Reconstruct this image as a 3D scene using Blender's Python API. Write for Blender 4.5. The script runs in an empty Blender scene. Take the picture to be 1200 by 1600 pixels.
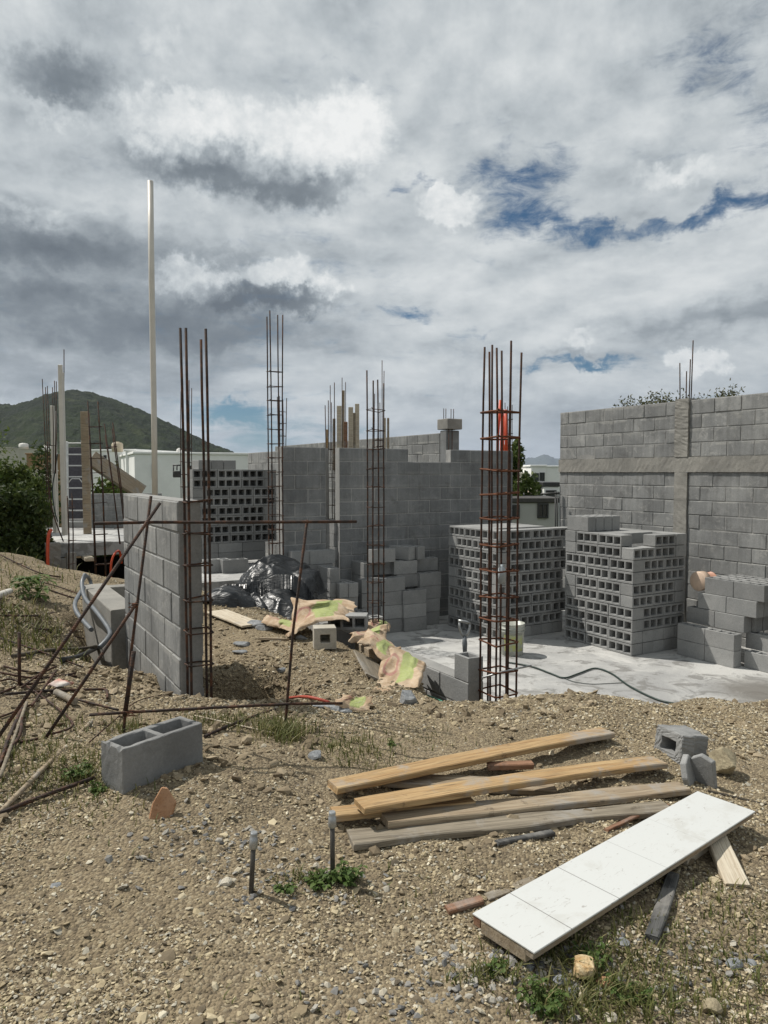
import bpy, bmesh, math, random
import numpy as np
from mathutils import Vector, Matrix
random.seed(7); RS = np.random.RandomState(11)
scn = bpy.context.scene
COL = scn.collection
R = math.radians

# ---------------------------------------------------------------- camera
F = 1150.0; PITCH = math.atan(62/1150); EYE = 1.5
cam = bpy.data.cameras.new('camera'); camo = bpy.data.objects.new('camera', cam); COL.objects.link(camo)
camo.location = (0, 0, EYE); camo.rotation_euler = (math.pi/2-PITCH, 0, 0)
cam.sensor_fit = 'VERTICAL'; cam.sensor_height = 24; cam.lens = 24*F/1600
cam.clip_start = .05; cam.clip_end = 30000
scn.camera = camo
def ray(px, py):
    a = (px-600)/F; b = (800-py)/F; s, c = math.sin(PITCH), math.cos(PITCH)
    return Vector((a, c+b*s, -s+b*c))
def at(px, py, Y):
    d = ray(px, py); return Vector((0, 0, EYE))+d*(Y/d.y)
def gz(px, py, z):
    d = ray(px, py); return Vector((0, 0, EYE))+d*((z-EYE)/d.z)

# ---------------------------------------------------------------- view, sun
scn.view_settings.view_transform = 'Standard'; scn.view_settings.look = 'None'
scn.view_settings.gamma = 1; scn.view_settings.exposure = 0; scn.view_settings.use_curve_mapping = False
SUNEL = R(55); SUNV = Vector((-.91, .41, 0)).normalized()*math.cos(SUNEL)+Vector((0, 0, math.sin(SUNEL)))
sl = bpy.data.lights.new('sun', 'SUN'); sl.energy = 4.5; sl.angle = R(.6); sl.color = (1, .955, .88)
so = bpy.data.objects.new('sun', sl); COL.objects.link(so)
so.rotation_euler = SUNV.to_track_quat('Z', 'Y').to_euler()

# ---------------------------------------------------------------- node helpers
class NT:
    def __init__(s, tree): s.t = tree; s.n = tree.nodes; s.l = tree.links
    def node(s, typ, ins=None, **kw):
        n = s.n.new(typ)
        for k, v in kw.items(): setattr(n, k, v)
        if ins:
            for k, v in ins.items():
                if hasattr(v, 'is_linked') or isinstance(v, bpy.types.NodeSocket): s.l.new(v, n.inputs[k])
                else: n.inputs[k].default_value = v
        return n
    def m(s, op, a, b=0.0, c=0.0, clamp=False):
        n = s.n.new('ShaderNodeMath'); n.operation = op; n.use_clamp = clamp
        for i, v in enumerate((a, b, c)):
            if isinstance(v, bpy.types.NodeSocket): s.l.new(v, n.inputs[i])
            else: n.inputs[i].default_value = v
        return n.outputs[0]
    def vm(s, op, a, b=(0, 0, 0), c=(0, 0, 0), out=0):
        n = s.n.new('ShaderNodeVectorMath'); n.operation = op
        for i, v in enumerate((a, b, c)):
            if isinstance(v, bpy.types.NodeSocket): s.l.new(v, n.inputs[i])
            else:
                try: n.inputs[i].default_value = v
                except Exception: pass
        return n.outputs[out]
    def noise(s, vec, scale, detail=4, rough=.55, dist=0.0, out=0):
        n = s.n.new('ShaderNodeTexNoise'); s.l.new(vec, n.inputs['Vector'])
        n.inputs['Scale'].default_value = scale; n.inputs['Detail'].default_value = detail
        n.inputs['Roughness'].default_value = rough; n.inputs['Distortion'].default_value = dist
        return n.outputs[out]
    def ramp(s, fac, stops, interp='LINEAR'):
        n = s.n.new('ShaderNodeValToRGB'); s.l.new(fac, n.inputs[0]); cr = n.color_ramp; cr.interpolation = interp
        while len(cr.elements) < len(stops): cr.elements.new(.5)
        for e, (p, c) in zip(cr.elements, stops):
            e.position = p; e.color = tuple(c)+(1,) if len(c) == 3 else c
        return n.outputs[0]
    def mix(s, fac, a, b, typ='MIX'):
        n = s.n.new('ShaderNodeMix'); n.data_type = 'RGBA'; n.blend_type = typ; n.clamp_factor = True
        for i, v in ((0, fac), (6, a), (7, b)):
            if isinstance(v, bpy.types.NodeSocket): s.l.new(v, n.inputs[i])
            else: n.inputs[i].default_value = v if i == 0 else (tuple(v)+(1,) if len(v) == 3 else v)
        return n.outputs[2]
    def sstep(s, x, lo, hi, a=0.0, b=1.0):
        n = s.n.new('ShaderNodeMapRange'); n.interpolation_type = 'SMOOTHSTEP'; s.l.new(x, n.inputs[0])
        for i, v in ((1, lo), (2, hi), (3, a), (4, b)): n.inputs[i].default_value = v
        return n.outputs[0]

# ---------------------------------------------------------------- world: clear sky with clouds
def build_world():
    w = bpy.data.worlds.new('World'); scn.world = w; w.use_nodes = True
    g = NT(w.node_tree); g.n.clear()
    tc = g.node('ShaderNodeTexCoord').outputs['Generated']
    sky = g.n.new('ShaderNodeTexSky'); sky.sky_type = 'NISHITA'; sky.sun_disc = False
    sky.sun_elevation = SUNEL; sky.sun_rotation = math.atan2(SUNV.x, SUNV.y); sky.altitude = 400
    sky.air_density = 1.0; sky.dust_density = .35; sky.ozone_density = 2.5
    sep = g.node('ShaderNodeSeparateXYZ', {0: tc}); x, y, z = sep.outputs
    hl = g.m('SQRT', g.m('ADD', g.m('MULTIPLY', x, x), g.m('MULTIPLY', y, y)))
    az = g.m('MULTIPLY', g.m('ARCTAN2', x, y), 10.0); el = g.m('MULTIPLY', g.m('ARCTAN2', z, hl), 10.0)
    P0 = g.node('ShaderNodeCombineXYZ', {0: az, 1: el, 2: 0.0}).outputs[0]
    # perspective coordinates of a cloud layer
    lg = g.m('MULTIPLY', g.m('LOGARITHM', g.m('ADD', g.m('MAXIMUM', g.m('MULTIPLY', el, .1), -.05), .30), 2.71828), 2.5)
    Q = g.node('ShaderNodeCombineXYZ', {0: g.m('MULTIPLY', az, .24), 1: lg, 2: 1.7}).outputs[0]
    def warp(base, scale, amt, det=4):
        nz = g.noise(base, scale, det, .6, out=1)
        return g.vm('MULTIPLY_ADD', g.vm('SUBTRACT', nz, (.5, .5, .5)), (amt, amt, amt), base)
    Pw = warp(warp(P0, .55, 1.0, 3), 2.2, .8, 7)
    def px(px_, py_):
        d = ray(px_, py_); h = math.hypot(d.x, d.y)
        return math.atan2(d.x, d.y)*10, math.atan2(d.z, h)*10
    def blob(P, cx, cy, rx, ry, amp, powr=1.0):
        u, v = px(cx, cy); sx, sy = 115.0/rx, 115.0/ry
        q = g.vm('MULTIPLY_ADD', P, (sx, sy, 0), (-u*sx, -v*sy, 0))
        d2 = g.vm('DOT_PRODUCT', q, q, out=1)
        return g.m('MULTIPLY', g.m('EXPONENT', g.m('MULTIPLY', d2, -1.0)), amp)
    def total(start, P, lst):
        acc = start
        for b in lst: acc = g.m('ADD', acc, blob(P, *b))
        return acc
    n1 = g.noise(Q, 1.35, 9, .58, .15); n2 = g.noise(Q, 4.2, 8, .62, .1)
    # coverage: holes where blue shows
    cov = g.m('ADD', g.m('MULTIPLY', g.m('SUBTRACT', n1, .5), .9), 1.02)
    cov = g.m('ADD', cov, g.m('MULTIPLY', g.m('SUBTRACT', n2, .5), .55))
    cov = total(cov, Pw, [(825, 262, 95, 34, -.56), (800, 345, 85, 36, -.66), (920, 352, 90, 16, -.40), (1080, 343, 120, 18, -.62),
                          (1180, 315, 60, 18, -.40), (1100, 110, 70, 60, -.26), (1190, 220, 50, 50, -.34), (650, 495, 40, 12, -.55), (655, 292, 40, 12, -.5),
                          (360, 640, 75, 20, -.75), (400, 622, 120, 10, -.2), (905, 577, 60, 8, -.8), (440, 660, 60, 30, -.35), (1180, 605, 60, 8, -.45), (560, 665, 70, 12, -.35),
                          (430, 695, 90, 26, -.42), (500, 130, 90, 25, -.14), (760, 520, 50, 8, -.3), (695, 345, 60, 42, .5), (1010, 300, 90, 35, .35)])
    cov = g.m('ADD', cov, g.m('MULTIPLY', g.m('SUBTRACT', g.noise(g.vm('MULTIPLY', Q, (1, 1.8, 1)), 6.5, 8, .70, .6), .5), 1.35))
    fac = g.sstep(cov, .18, .92)
    # relief: lit tops against grey bases
    Qs = g.vm('ADD', Q, (-.03, .085, .0))
    n1s = g.noise(Qs, 1.35, 9, .58, .15)
    rel = g.m('SUBTRACT', n1s, n1)
    n3 = g.noise(Q, 12.0, 5, .6)
    # a heap of cumulus: its outline puffed by noise; bright along the crown, grey underneath
    puff = g.noise(P0, 1.6, 7, .62); puff2 = g.noise(P0, 5.0, 5, .6)
    Pc = g.vm('MULTIPLY_ADD', g.vm('SUBTRACT', g.noise(P0, 1.1, 7, .66, out=1), (.5, .5, .5)), (.7, .65, 0), P0)
    Pc = g.vm('MULTIPLY_ADD', g.vm('SUBTRACT', g.noise(P0, 4.5, 5, .6, out=1), (.5, .5, .5)), (.65, .55, 0), Pc)
    bright = g.m('ADD', .585, g.m('MULTIPLY', g.m('SUBTRACT', n1, .5), .34))
    bright = g.m('ADD', bright, g.m('MULTIPLY', rel, -.80))
    bright = g.m('ADD', bright, g.m('MULTIPLY', g.m('SUBTRACT', n2, .5), .26))
    bright = g.m('ADD', bright, g.m('MULTIPLY', g.m('SUBTRACT', n3, .5), .12))
    bright = total(bright, Pw, [(90, 130, 170, 70, -.08), (60, 385, 210, 42, -.33), (80, 250, 130, 30, -.05), (110, 500, 270, 48, -.35), (360, 520, 170, 26, -.20),
                                (140, 580, 200, 30, -.16), (620, 440, 200, 120, .06), (700, 90, 260, 110, .05), (1050, 60, 200, 70, -.03), (860, 200, 200, 60, -.02),
                                (1150, 490, 120, 25, -.15), (900, 455, 230, 40, .05), (640, 590, 260, 30, .03), (880, 650, 150, 25, -.07), (40, 60, 60, 50, .10), (560, 240, 80, 60, .06),
                                (780, 620, 150, 22, -.08), (620, 620, 90, 14, -.06), (1000, 510, 200, 14, -.06), (450, 350, 130, 20, .08)])
    # individual cumulus: (crown blob bright, belly blob dark)
    crown = None; belly = None
    for cx, cy, rx, ry, a in [(300, 205, 125, 48, .95), (430, 215, 120, 56, .95), (550, 200, 75, 56, .95), (310, 435, 75, 32, .95), (430, 425, 85, 32, .85), (510, 445, 50, 28, .75),
                              (700, 322, 62, 32, 1.0), (1085, 562, 46, 24, .85), (1060, 275, 80, 26, .6), (250, 70, 50, 50, .45), (90, 175, 100, 24, .5), (40, 330, 130, 26, .5), (900, 530, 45, 16, .5)]:
        b = blob(Pc, cx, cy, rx, ry, a); crown = b if crown is None else g.m('MAXIMUM', crown, b)
    for cx, cy, rx, ry, a in [(360, 262, 165, 42, 1.0), (480, 290, 100, 34, .85), (420, 462, 130, 26, 1.0), (350, 385, 90, 16, .4), (895, 552, 50, 14, .5), (90, 120, 110, 45, .7), (730, 350, 40, 14, .4),
                              (80, 385, 190, 34, .55), (40, 440, 200, 26, .45)]:
        b = blob(Pc, cx, cy, rx, ry, a); belly = b if belly is None else g.m('MAXIMUM', belly, b)
    cm = g.sstep(crown, .28, .66); bm = g.sstep(belly, .22, .90)
    cloudy = g.m('MAXIMUM', fac, g.m('MAXIMUM', g.sstep(crown, .30, .60), g.m('MULTIPLY', g.sstep(belly, .3, .5), .9)))
    bright = g.m('ADD', bright, g.m('MULTIPLY', cm, g.m('ADD', .20, g.m('MULTIPLY', g.m('SUBTRACT', puff2, .5), .45))))
    bright = g.m('SUBTRACT', bright, g.m('MULTIPLY', bm, .34))
    # thin edges of holes pass some blue
    colr = g.ramp(bright, [(.05, (.120, .145, .170)), (.26, (.205, .238, .265)), (.42, (.345, .385, .415)), (.56, (.53, .575, .60)), (.70, (.72, .755, .765)), (.92, (.95, .96, .95))])
    blue = g.mix(1.0, sky.outputs[0], (.019, .040, .050), 'MULTIPLY')
    hz = g.sstep(z, -.02, .16, 1.0, 0.0)
    colr = g.mix(g.m('MULTIPLY', hz, .35), colr, (.36, .42, .48))
    colf = g.mix(cloudy, blue, colr)
    up = g.sstep(z, .55, .9, 1.0, .80)
    colf = g.vm('SCALE', colf); colf.node.inputs[3].default_value = 1.0
    g.l.new(g.m('MULTIPLY', up, 1.0), colf.node.inputs[3])
    low = g.sstep(z, -.03, -.005)
    colf = g.mix(low, (.12, .12, .10), colf)
    bg = g.node('ShaderNodeBackground', {0: colf, 1: .93})
    out = g.n.new('ShaderNodeOutputWorld'); g.l.new(bg.outputs[0], out.inputs[0])
    w.cycles.sampling_method = 'MANUAL'; w.cycles.sample_map_resolution = 512
build_world()

# ---------------------------------------------------------------- numpy noise
_perm = np.random.RandomState(3).rand(256, 256)
def vnoise(x, y, seed=0):
    x = np.asarray(x, float)+seed*17.31; y = np.asarray(y, float)+seed*9.77
    xi = np.floor(x).astype(int); yi = np.floor(y).astype(int); fx = x-xi; fy = y-yi
    fx = fx*fx*(3-2*fx); fy = fy*fy*(3-2*fy)
    g = lambda i, j: _perm[(i*7+j*13) % 256, (j*5+i*3+11) % 256]
    g = lambda i, j: _perm[i % 256, j % 256]
    return (g(xi, yi)*(1-fx)+g(xi+1, yi)*fx)*(1-fy)+(g(xi, yi+1)*(1-fx)+g(xi+1, yi+1)*fx)*fy
def fbm(x, y, oct=4, seed=0, gain=.5):
    s = 0; a = 1; t = 0
    for k in range(oct):
        s = s+a*(vnoise(x*2**k, y*2**k, seed+k)-.5); t += a; a *= gain
    return s/t*2
def sst(a, b, x):
    t = np.clip((x-a)/(b-a), 0, 1); return t*t*(3-2*t)

# ---------------------------------------------------------------- site frame
U = Vector((-.5, .8660254, 0)); V = Vector((.8660254, .5, 0)); O = Vector((-1.29, 4.6, 0))
def site(s, t, z=0.0): return O+V*s+U*t+Vector((0, 0, z))
def st(x, y): rx = x-O.x; ry = y-O.y; return rx*V.x+ry*V.y, rx*U.x+ry*U.y
ANG_V = math.atan2(V.y, V.x)            # local X along V
ANG_U = math.atan2(-U.y, -U.x)           # local X along -U
SLAB = -.82

# ---------------------------------------------------------------- terrain
ctl = [(0, 1600, .10), (300, 1600, .10), (600, 1600, .08), (900, 1600, .06), (1200, 1600, .03),
       (0, 1400, .13), (300, 1400, .12), (600, 1400, .09), (900, 1400, .07), (1200, 1400, .03),
       (0, 1260, .20), (190, 1245, .20), (320, 1218, .19), (450, 1240, .14), (600, 1270, .10), (850, 1260, .08), (1050, 1240, .06), (1200, 1260, .02),
       (50, 1150, .24), (200, 1140, .19), (445, 1140, .13), (600, 1150, .08), (750, 1150, .05), (900, 1150, .07), (1050, 1165, .05), (1140, 1195, .03), (1195, 1180, -.06),
       (280, 1085, .12), (480, 1110, .07), (620, 1112, .05), (700, 1118, .02), (780, 1110, .04), (900, 1094, .11), (1000, 1106, .06), (1100, 1118, -.10), (1200, 1135, -.32),
       (1150, 1106, -.40), (1210, 1110, -.66),
       (0, 1040, .32), (90, 1040, .28), (180, 1075, .16), (0, 940, .50), (90, 960, .36), (130, 900, .24), (30, 866, .48), (75, 885, .36), (-200, 900, .5), (-300, 1200, .3),
       (420, 1030, .0), (480, 1060, .0), (560, 1070, -.04), (620, 1080, -.04), (350, 975, -.06), (450, 990, -.04), (540, 1010, -.06)]
cp = np.array([[*gz(a, b, c)] for a, b, c in ctl])
ext = np.array([[-4, 0, .1], [0, 0, .1], [4, 0, 0], [0, -6, .1], [8, 2, -.4], [-8, 2, .4], [-1.5, 9, -.1], [-3, 11, -.2], [-7, 13, -.3], [-2.6, 7.0, -.15], [-2.4, 5.9, -.1], [7, 6, -.8], [9, 9, -.8], [-9, 8, .45]])
cp = np.vstack([cp, ext])
def _k(r): return np.sqrt(r*r+.12)
_d = np.hypot(cp[:, None, 0]-cp[None, :, 0], cp[:, None, 1]-cp[None, :, 1])
_w = np.linalg.solve(_k(_d)+np.eye(len(cp))*-.03, cp[:, 2]-.05)
def T(x, y, rough=True):
    x = np.atleast_1d(np.asarray(x, float)); y = np.atleast_1d(np.asarray(y, float)); shp = x.shape
    xf, yf = x.ravel(), y.ravel(); z = np.full(xf.shape, .05)
    for i in range(len(cp)): z = z+_w[i]*_k(np.hypot(xf-cp[i, 0], yf-cp[i, 1]))
    rr = np.hypot(xf, yf-6)
    z = np.clip(z, -1.2, .75)
    s, t = st(xf, yf)
    # footing pit beside the first column
    pit = np.exp(-(((s-.42)/.40)**4+((t-.22)/.34)**4)); z = z-.80*pit
    # trench on the outer side of the first wall
    tr = np.exp(-((s+.14)/.13)**2)*sst(.9, 1.5, t)*(1-sst(3.1, 3.6, t)); z = z-.28*tr
    # inside the lower slab
    ins = sst(2.22, 2.5, s)*sst(-.55, .25, t)
    cut = sst(4.66, 5.45, yf)*sst(.22, .62, xf+np.clip(yf-5.6, 0, 9)*.577)*(1-sst(1.9, 2.9, xf)); ins = np.maximum(ins, cut)
    z = z*(1-ins)+(-.95)*ins
    # ground left of the footing beam sinks towards slab L
    mid = (1-sst(2.2, 2.5, s))*sst(.1, .9, s)*sst(.6, 1.4, t)
    z = np.where(mid > 0, z*(1-.0*mid), z)
    ins2 = sst(5.25, 5.45, t)*sst(-.3, .0, s); z = z*(1-ins2)+(-.95)*ins2
    if rough:
        near = 1-sst(9, 14, rr)
        z = z+near*(1-ins*.9)*(.035*fbm(xf*1.3, yf*1.3, 4, 2)+.024*fbm(xf*5, yf*5, 3, 5)+.006*fbm(xf*22, yf*22, 2, 8))
        z = z+pit*.05*fbm(xf*9, yf*9, 3, 4)
    # hillside falls to the valley beyond the plot
    f = sst(10.5, 40, np.where(yf > 4, np.hypot(xf*1.15, yf-3.5), 0))
    z = z*(1-f)+(-9)*f
    f2 = sst(120, 2500, np.hypot(xf, yf)); z = z+f2*6+f*1.2*fbm(xf/60, yf/60, 3, 9)*(1-f2)
    return z.reshape(shp)
def tz(x, y): return float(T(x, y)[0])
def gnd(px, py):
    d = ray(px, py); o = Vector((0, 0, EYE)); k = np.linspace(1.2, 16, 1500)
    P = np.array(o)[None, :]+np.array(d)[None, :]*k[:, None]
    below = np.where(P[:, 2] < T(P[:, 0], P[:, 1]))[0]
    i = below[0] if len(below) else -1
    return Vector(P[i])

# ---------------------------------------------------------------- mesh building
def _ctemplate():
    vs = []; idx = {}
    for sx in (-1, 1):
        for sy in (-1, 1):
            for sz in (-1, 1):
                for ax in range(3): idx[(sx, sy, sz, ax)] = len(vs); vs.append((sx, sy, sz, ax))
    fs = []
    for ax in range(3):
        o1, o2 = [(1, 2), (2, 0), (0, 1)][ax]
        for sg in (-1, 1):
            q = []
            for a, b in ((-1, -1), (1, -1), (1, 1), (-1, 1)):
                k = [0, 0, 0]; k[ax] = sg; k[o1] = a; k[o2] = b; q.append(idx[(*k, ax)])
            fs.append(q if sg > 0 else q[::-1])
        for a in (-1, 1):           # edges parallel to ax
            for b in (-1, 1):
                k0 = [0, 0, 0]; k0[ax] = -1; k0[o1] = a; k0[o2] = b; k1 = list(k0); k1[ax] = 1
                q = [idx[(*k0, o1)], idx[(*k1, o1)], idx[(*k1, o2)], idx[(*k0, o2)]]
                fs.append(q if a*b < 0 else q[::-1])
    for sx in (-1, 1):
        for sy in (-1, 1):
            for sz in (-1, 1):
                q = [idx[(sx, sy, sz, 0)], idx[(sx, sy, sz, 1)], idx[(sx, sy, sz, 2)]]
                fs.append(q if sx*sy*sz > 0 else q[::-1])
    return vs, fs
CT_V, CT_F = _ctemplate()
class MB:
    def __init__(s): s.v = []; s.f = []; s.mi = []; s.sm = []
    def add(s, vs, fs, mi=0, sm=False):
        b = len(s.v); s.v.extend([tuple(v) for v in vs]); s.f.extend([tuple(i+b for i in f) for f in fs])
        s.mi.extend([mi]*len(fs)); s.sm.extend([sm]*len(fs)); return b
    def box(s, c, size, ang=0.0, ch=.003, mi=0, axes=None, jit=0.0):
        c = Vector(c); hx, hy, hz = [q/2 for q in size]; ch = min(ch, hx*.45, hy*.45, hz*.45)
        if axes is None: X = Vector((math.cos(ang), math.sin(ang), 0)); Y = Vector((-math.sin(ang), math.cos(ang), 0)); Z = Vector((0, 0, 1))
        else: X, Y, Z = axes
        vs = []
        for sx, sy, sz, ax in CT_V:
            r = [ch, ch, ch]; r[ax] = 0
            p = c+X*(sx*(hx-r[0]))+Y*(sy*(hy-r[1]))+Z*(sz*(hz-r[2]))
            if jit: p += Vector((random.uniform(-jit, jit), random.uniform(-jit, jit), random.uniform(-jit, jit)))
            vs.append(p)
        s.add(vs, CT_F, mi)
    def tube(s, pts, r, n=8, mi=0, closed=False, cap=True, sm=True):
        pts = [Vector(p) for p in pts]; m = len(pts); rs = r if isinstance(r, (list, tuple)) else [r]*m
        rings = []; prev = None
        for i, p in enumerate(pts):
            if closed: d = (pts[(i+1) % m]-pts[i-1])
            else: d = pts[min(i+1, m-1)]-pts[max(i-1, 0)]
            d.normalize()
            if prev is None: a = d.orthogonal().normalized()
            else:
                a = prev-d*prev.dot(d)
                a = a.normalized() if a.length > 1e-6 else d.orthogonal().normalized()
            prev = a; b = d.cross(a)
            rings.append([p+a*(rs[i]*math.cos(2*math.pi*k/n))+b*(rs[i]*math.sin(2*math.pi*k/n)) for k in range(n)])
        vs = [v for rg in rings for v in rg]; fs = []
        for i in range(m if closed else m-1):
            j = (i+1) % m
            for k in range(n): fs.append((i*n+k, i*n+(k+1) % n, j*n+(k+1) % n, j*n+k))
        base = s.add(vs, fs, mi, sm)
        if cap and not closed:
            s.f.append(tuple(base+k for k in range(n))[::-1]); s.f.append(tuple(base+(m-1)*n+k for k in range(n)))
            s.mi += [mi, mi]; s.sm += [False, False]
    def lathe(s, prof, c=(0, 0, 0), n=24, mi=0, axes=None):
        c = Vector(c); X, Y, Z = axes or (Vector((1, 0, 0)), Vector((0, 1, 0)), Vector((0, 0, 1)))
        vs = [c+X*(r*math.cos(2*math.pi*k/n))+Y*(r*math.sin(2*math.pi*k/n))+Z*h for r, h in prof for k in range(n)]
        fs = [(i*n+k, i*n+(k+1) % n, (i+1)*n+(k+1) % n, (i+1)*n+k) for i in range(len(prof)-1) for k in range(n)]
        s.add(vs, fs, mi, True)
    def grid(s, P, mi=0, sm=True):
        ny, nx = P.shape[:2]; vs = P.reshape(-1, 3).tolist()
        fs = [(j*nx+i, j*nx+i+1, (j+1)*nx+i+1, (j+1)*nx+i) for j in range(ny-1) for i in range(nx-1)]
        s.add(vs, fs, mi, sm)
def raw(name, v, f, mats, mi=None, sm=None, recalc=False):
    me = bpy.data.meshes.new(name); me.from_pydata([tuple(p) for p in v], [], f)
    if not isinstance(mats, (list, tuple)): mats = [mats]
    for m in mats: me.materials.append(m)
    if mi is not None and len(mats) > 1: me.polygons.foreach_set('material_index', mi)
    if sm is not None: me.polygons.foreach_set('use_smooth', sm)
    if recalc:
        bm = bmesh.new(); bm.from_mesh(me); bmesh.ops.recalc_face_normals(bm, faces=bm.faces); bm.to_mesh(me); bm.free()
    me.update(); return me
def tag(o, label=None, cat=None, group=None, kind=None):
    if label: o['label'] = label
    if cat: o['category'] = cat
    if group: o['group'] = group
    if kind: o['kind'] = kind
    return o
def thing(name, label, cat, loc=(0, 0, 0), rz=0.0, group=None):
    o = bpy.data.objects.new(name, None); o.empty_display_size = .1; COL.objects.link(o)
    o.location = loc; o.rotation_euler = (0, 0, rz); tag(o, label, cat, group); return o
def part(name, mb, mats, parent, world=True, recalc=False, label=None):
    off = Vector(parent.location) if world else Vector((0, 0, 0))
    vs = [Vector(v)-off for v in mb.v]
    o = bpy.data.objects.new(name, raw(name, vs, mb.f, mats, mb.mi, mb.sm, recalc)); COL.objects.link(o); o.parent = parent
    if label: o['label'] = label
    return o
def subpart(name, mb, mats, parent, recalc=False):
    off = Vector(parent.parent.location)+Vector(parent.location) if parent.parent else Vector(parent.location)
    vs = [Vector(v)-off for v in mb.v]
    o = bpy.data.objects.new(name, raw(name, vs, mb.f, mats, mb.mi, mb.sm, recalc)); COL.objects.link(o); o.parent = parent; return o
def single(name, mb, mats, label, cat, group=None, kind=None, recalc=False):
    a = np.array(mb.v, float); loc = Vector(((a[:, 0].min()+a[:, 0].max())/2, (a[:, 1].min()+a[:, 1].max())/2, a[:, 2].min()))
    if kind == 'structure': loc = Vector((0, 0, 0))
    o = bpy.data.objects.new(name, raw(name, (a-np.array(loc)).tolist(), mb.f, mats, mb.mi, mb.sm, recalc)); COL.objects.link(o)
    o.location = loc; return tag(o, label, cat, group, kind)
def npmesh(name, v, quads, mat, smooth=False):
    """fast mesh from numpy arrays (all faces the same size)"""
    me = bpy.data.meshes.new(name); n = len(v); k = quads.shape[1]; m = len(quads)
    me.vertices.add(n); me.vertices.foreach_set('co', v.astype(np.float32).ravel())
    me.loops.add(m*k); me.loops.foreach_set('vertex_index', quads.astype(np.int32).ravel())
    me.polygons.add(m); me.polygons.foreach_set('loop_start', np.arange(0, m*k, k, dtype=np.int32))
    me.polygons.foreach_set('use_smooth', np.full(m, smooth))
    me.materials.append(mat); me.update(calc_edges=True); me.validate(); return me
def npobj(name, v, q, mat, kind=None, label=None, cat=None, smooth=False, parent=None, loc=(0, 0, 0)):
    v = v-np.array(loc)
    o = bpy.data.objects.new(name, npmesh(name, v, q, mat, smooth)); COL.objects.link(o)
    if parent is None: o.location = loc
    else: o.parent = parent
    return tag(o, label, cat, None, kind)

# ---------------------------------------------------------------- materials
def mat(name, rough=.9):
    m = bpy.data.materials.new(name); m.use_nodes = True; g = NT(m.node_tree); b = g.n['Principled BSDF']
    b.inputs['Roughness'].default_value = rough; b.inputs['Specular IOR Level'].default_value = .3
    return m, g, b
def bump(g, b, h, strength=.4, dist=.01, prev=None):
    n = g.node('ShaderNodeBump', {'Strength': strength, 'Distance': dist, 'Height': h})
    if prev is not None: g.l.new(prev, n.inputs['Normal'])
    g.l.new(n.outputs[0], b.inputs['Normal']); return n.outputs[0]
def concrete(name, c1, c2, stain=(.09, .085, .08), scale=1.0, island=.25, objr=0.0, stainamt=.35, streak=0.0, smear=0.0):
    m, g, b = mat(name, .93)
    tc = g.node('ShaderNodeTexCoord').outputs['Object']; ge = g.node('ShaderNodeNewGeometry'); oi = g.node('ShaderNodeObjectInfo')
    pos = ge.outputs['Position']
    n1 = g.noise(pos, 2.2*scale, 6, .62); n2 = g.noise(pos, 55*scale, 4, .7); n3 = g.noise(pos, 240*scale, 2, .6)
    col = g.mix(g.sstep(n1, .32, .68), c1, c2)
    col = g.mix(g.m('MULTIPLY', g.sstep(g.noise(pos, 5*scale, 7, .7, .6), .53, .70), stainamt), col, stain)
    if smear:
        sm_ = g.noise(g.vm('ADD', pos, (3.3, 7.1, 0)), 7.5, 7, .72, .7); z_ = g.node('ShaderNodeSeparateXYZ', {0: pos}).outputs[2]
        col = g.mix(g.m('MULTIPLY', g.sstep(sm_, .54, .64), smear), col, (.36, .355, .335))
        fr = g.m('ABSOLUTE', g.m('SUBTRACT', g.m('FRACT', g.m('ADD', g.m('MULTIPLY', z_, 5.0), g.m('ADD', .4, g.m('MULTIPLY', sm_, .25)))), .5))
        col = g.mix(g.m('MULTIPLY', g.m('MULTIPLY', g.sstep(fr, .36, .47), g.sstep(g.noise(pos, 3.1, 6, .7), .44, .60)), smear*1.1), col, (.38, .375, .35))
    rnd = g.m('ADD', g.m('MULTIPLY', g.m('SUBTRACT', ge.outputs['Random Per Island'], .5), island), 1.0)
    if objr: rnd = g.m('ADD', rnd, g.m('MULTIPLY', g.m('SUBTRACT', oi.outputs['Random'], .5), objr))
    sp = g.m('ADD', .66, g.m('MULTIPLY', n2, .54)); sp = g.m('ADD', sp, g.m('MULTIPLY', g.sstep(n3, .3, .7), .14))
    if streak:
        st_ = g.noise(g.vm('MULTIPLY', pos, (16, 16, 1.2)), 1.0, 4, .6)
        sp = g.m('MULTIPLY', sp, g.sstep(st_, .3, .7, 1-streak, 1+streak*.6))
    k = g.m('MULTIPLY', rnd, sp)
    sc = g.vm('SCALE', col); g.l.new(k, sc.node.inputs[3]); g.l.new(sc, b.inputs['Base Color'])
    h = g.m('ADD', g.m('MULTIPLY', n2, .6), g.m('MULTIPLY', n3, .5)); h = g.m('ADD', h, g.m('MULTIPLY', g.noise(pos, 14*scale, 4, .6), .8))
    bump(g, b, h, .55, .006/scale if scale > 1 else .006); return m
M_BLOCK = concrete('hollow_block_concrete', (.235, .238, .235), (.30, .30, .292), island=.0, objr=.28, stainamt=.22)
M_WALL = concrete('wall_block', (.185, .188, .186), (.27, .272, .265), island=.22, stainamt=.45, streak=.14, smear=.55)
M_WALLD = concrete('wall_block_dark', (.17, .175, .178), (.235, .24, .24), island=.18, stainamt=.35, streak=.10, smear=.22)  # darker, slightly bluer tone of the wall block
M_MORTAR = concrete('mortar', (.23, .228, .22), (.31, .305, .29), island=0)
M_MORTAR2 = concrete('pale_mortar', (.30, .30, .29), (.38, .375, .36), island=0)
M_BEAM = concrete('cast_concrete', (.215, .208, .190), (.30, .288, .26), stain=(.17, .155, .135), island=0, stainamt=.5)
M_SLABM = None
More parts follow.
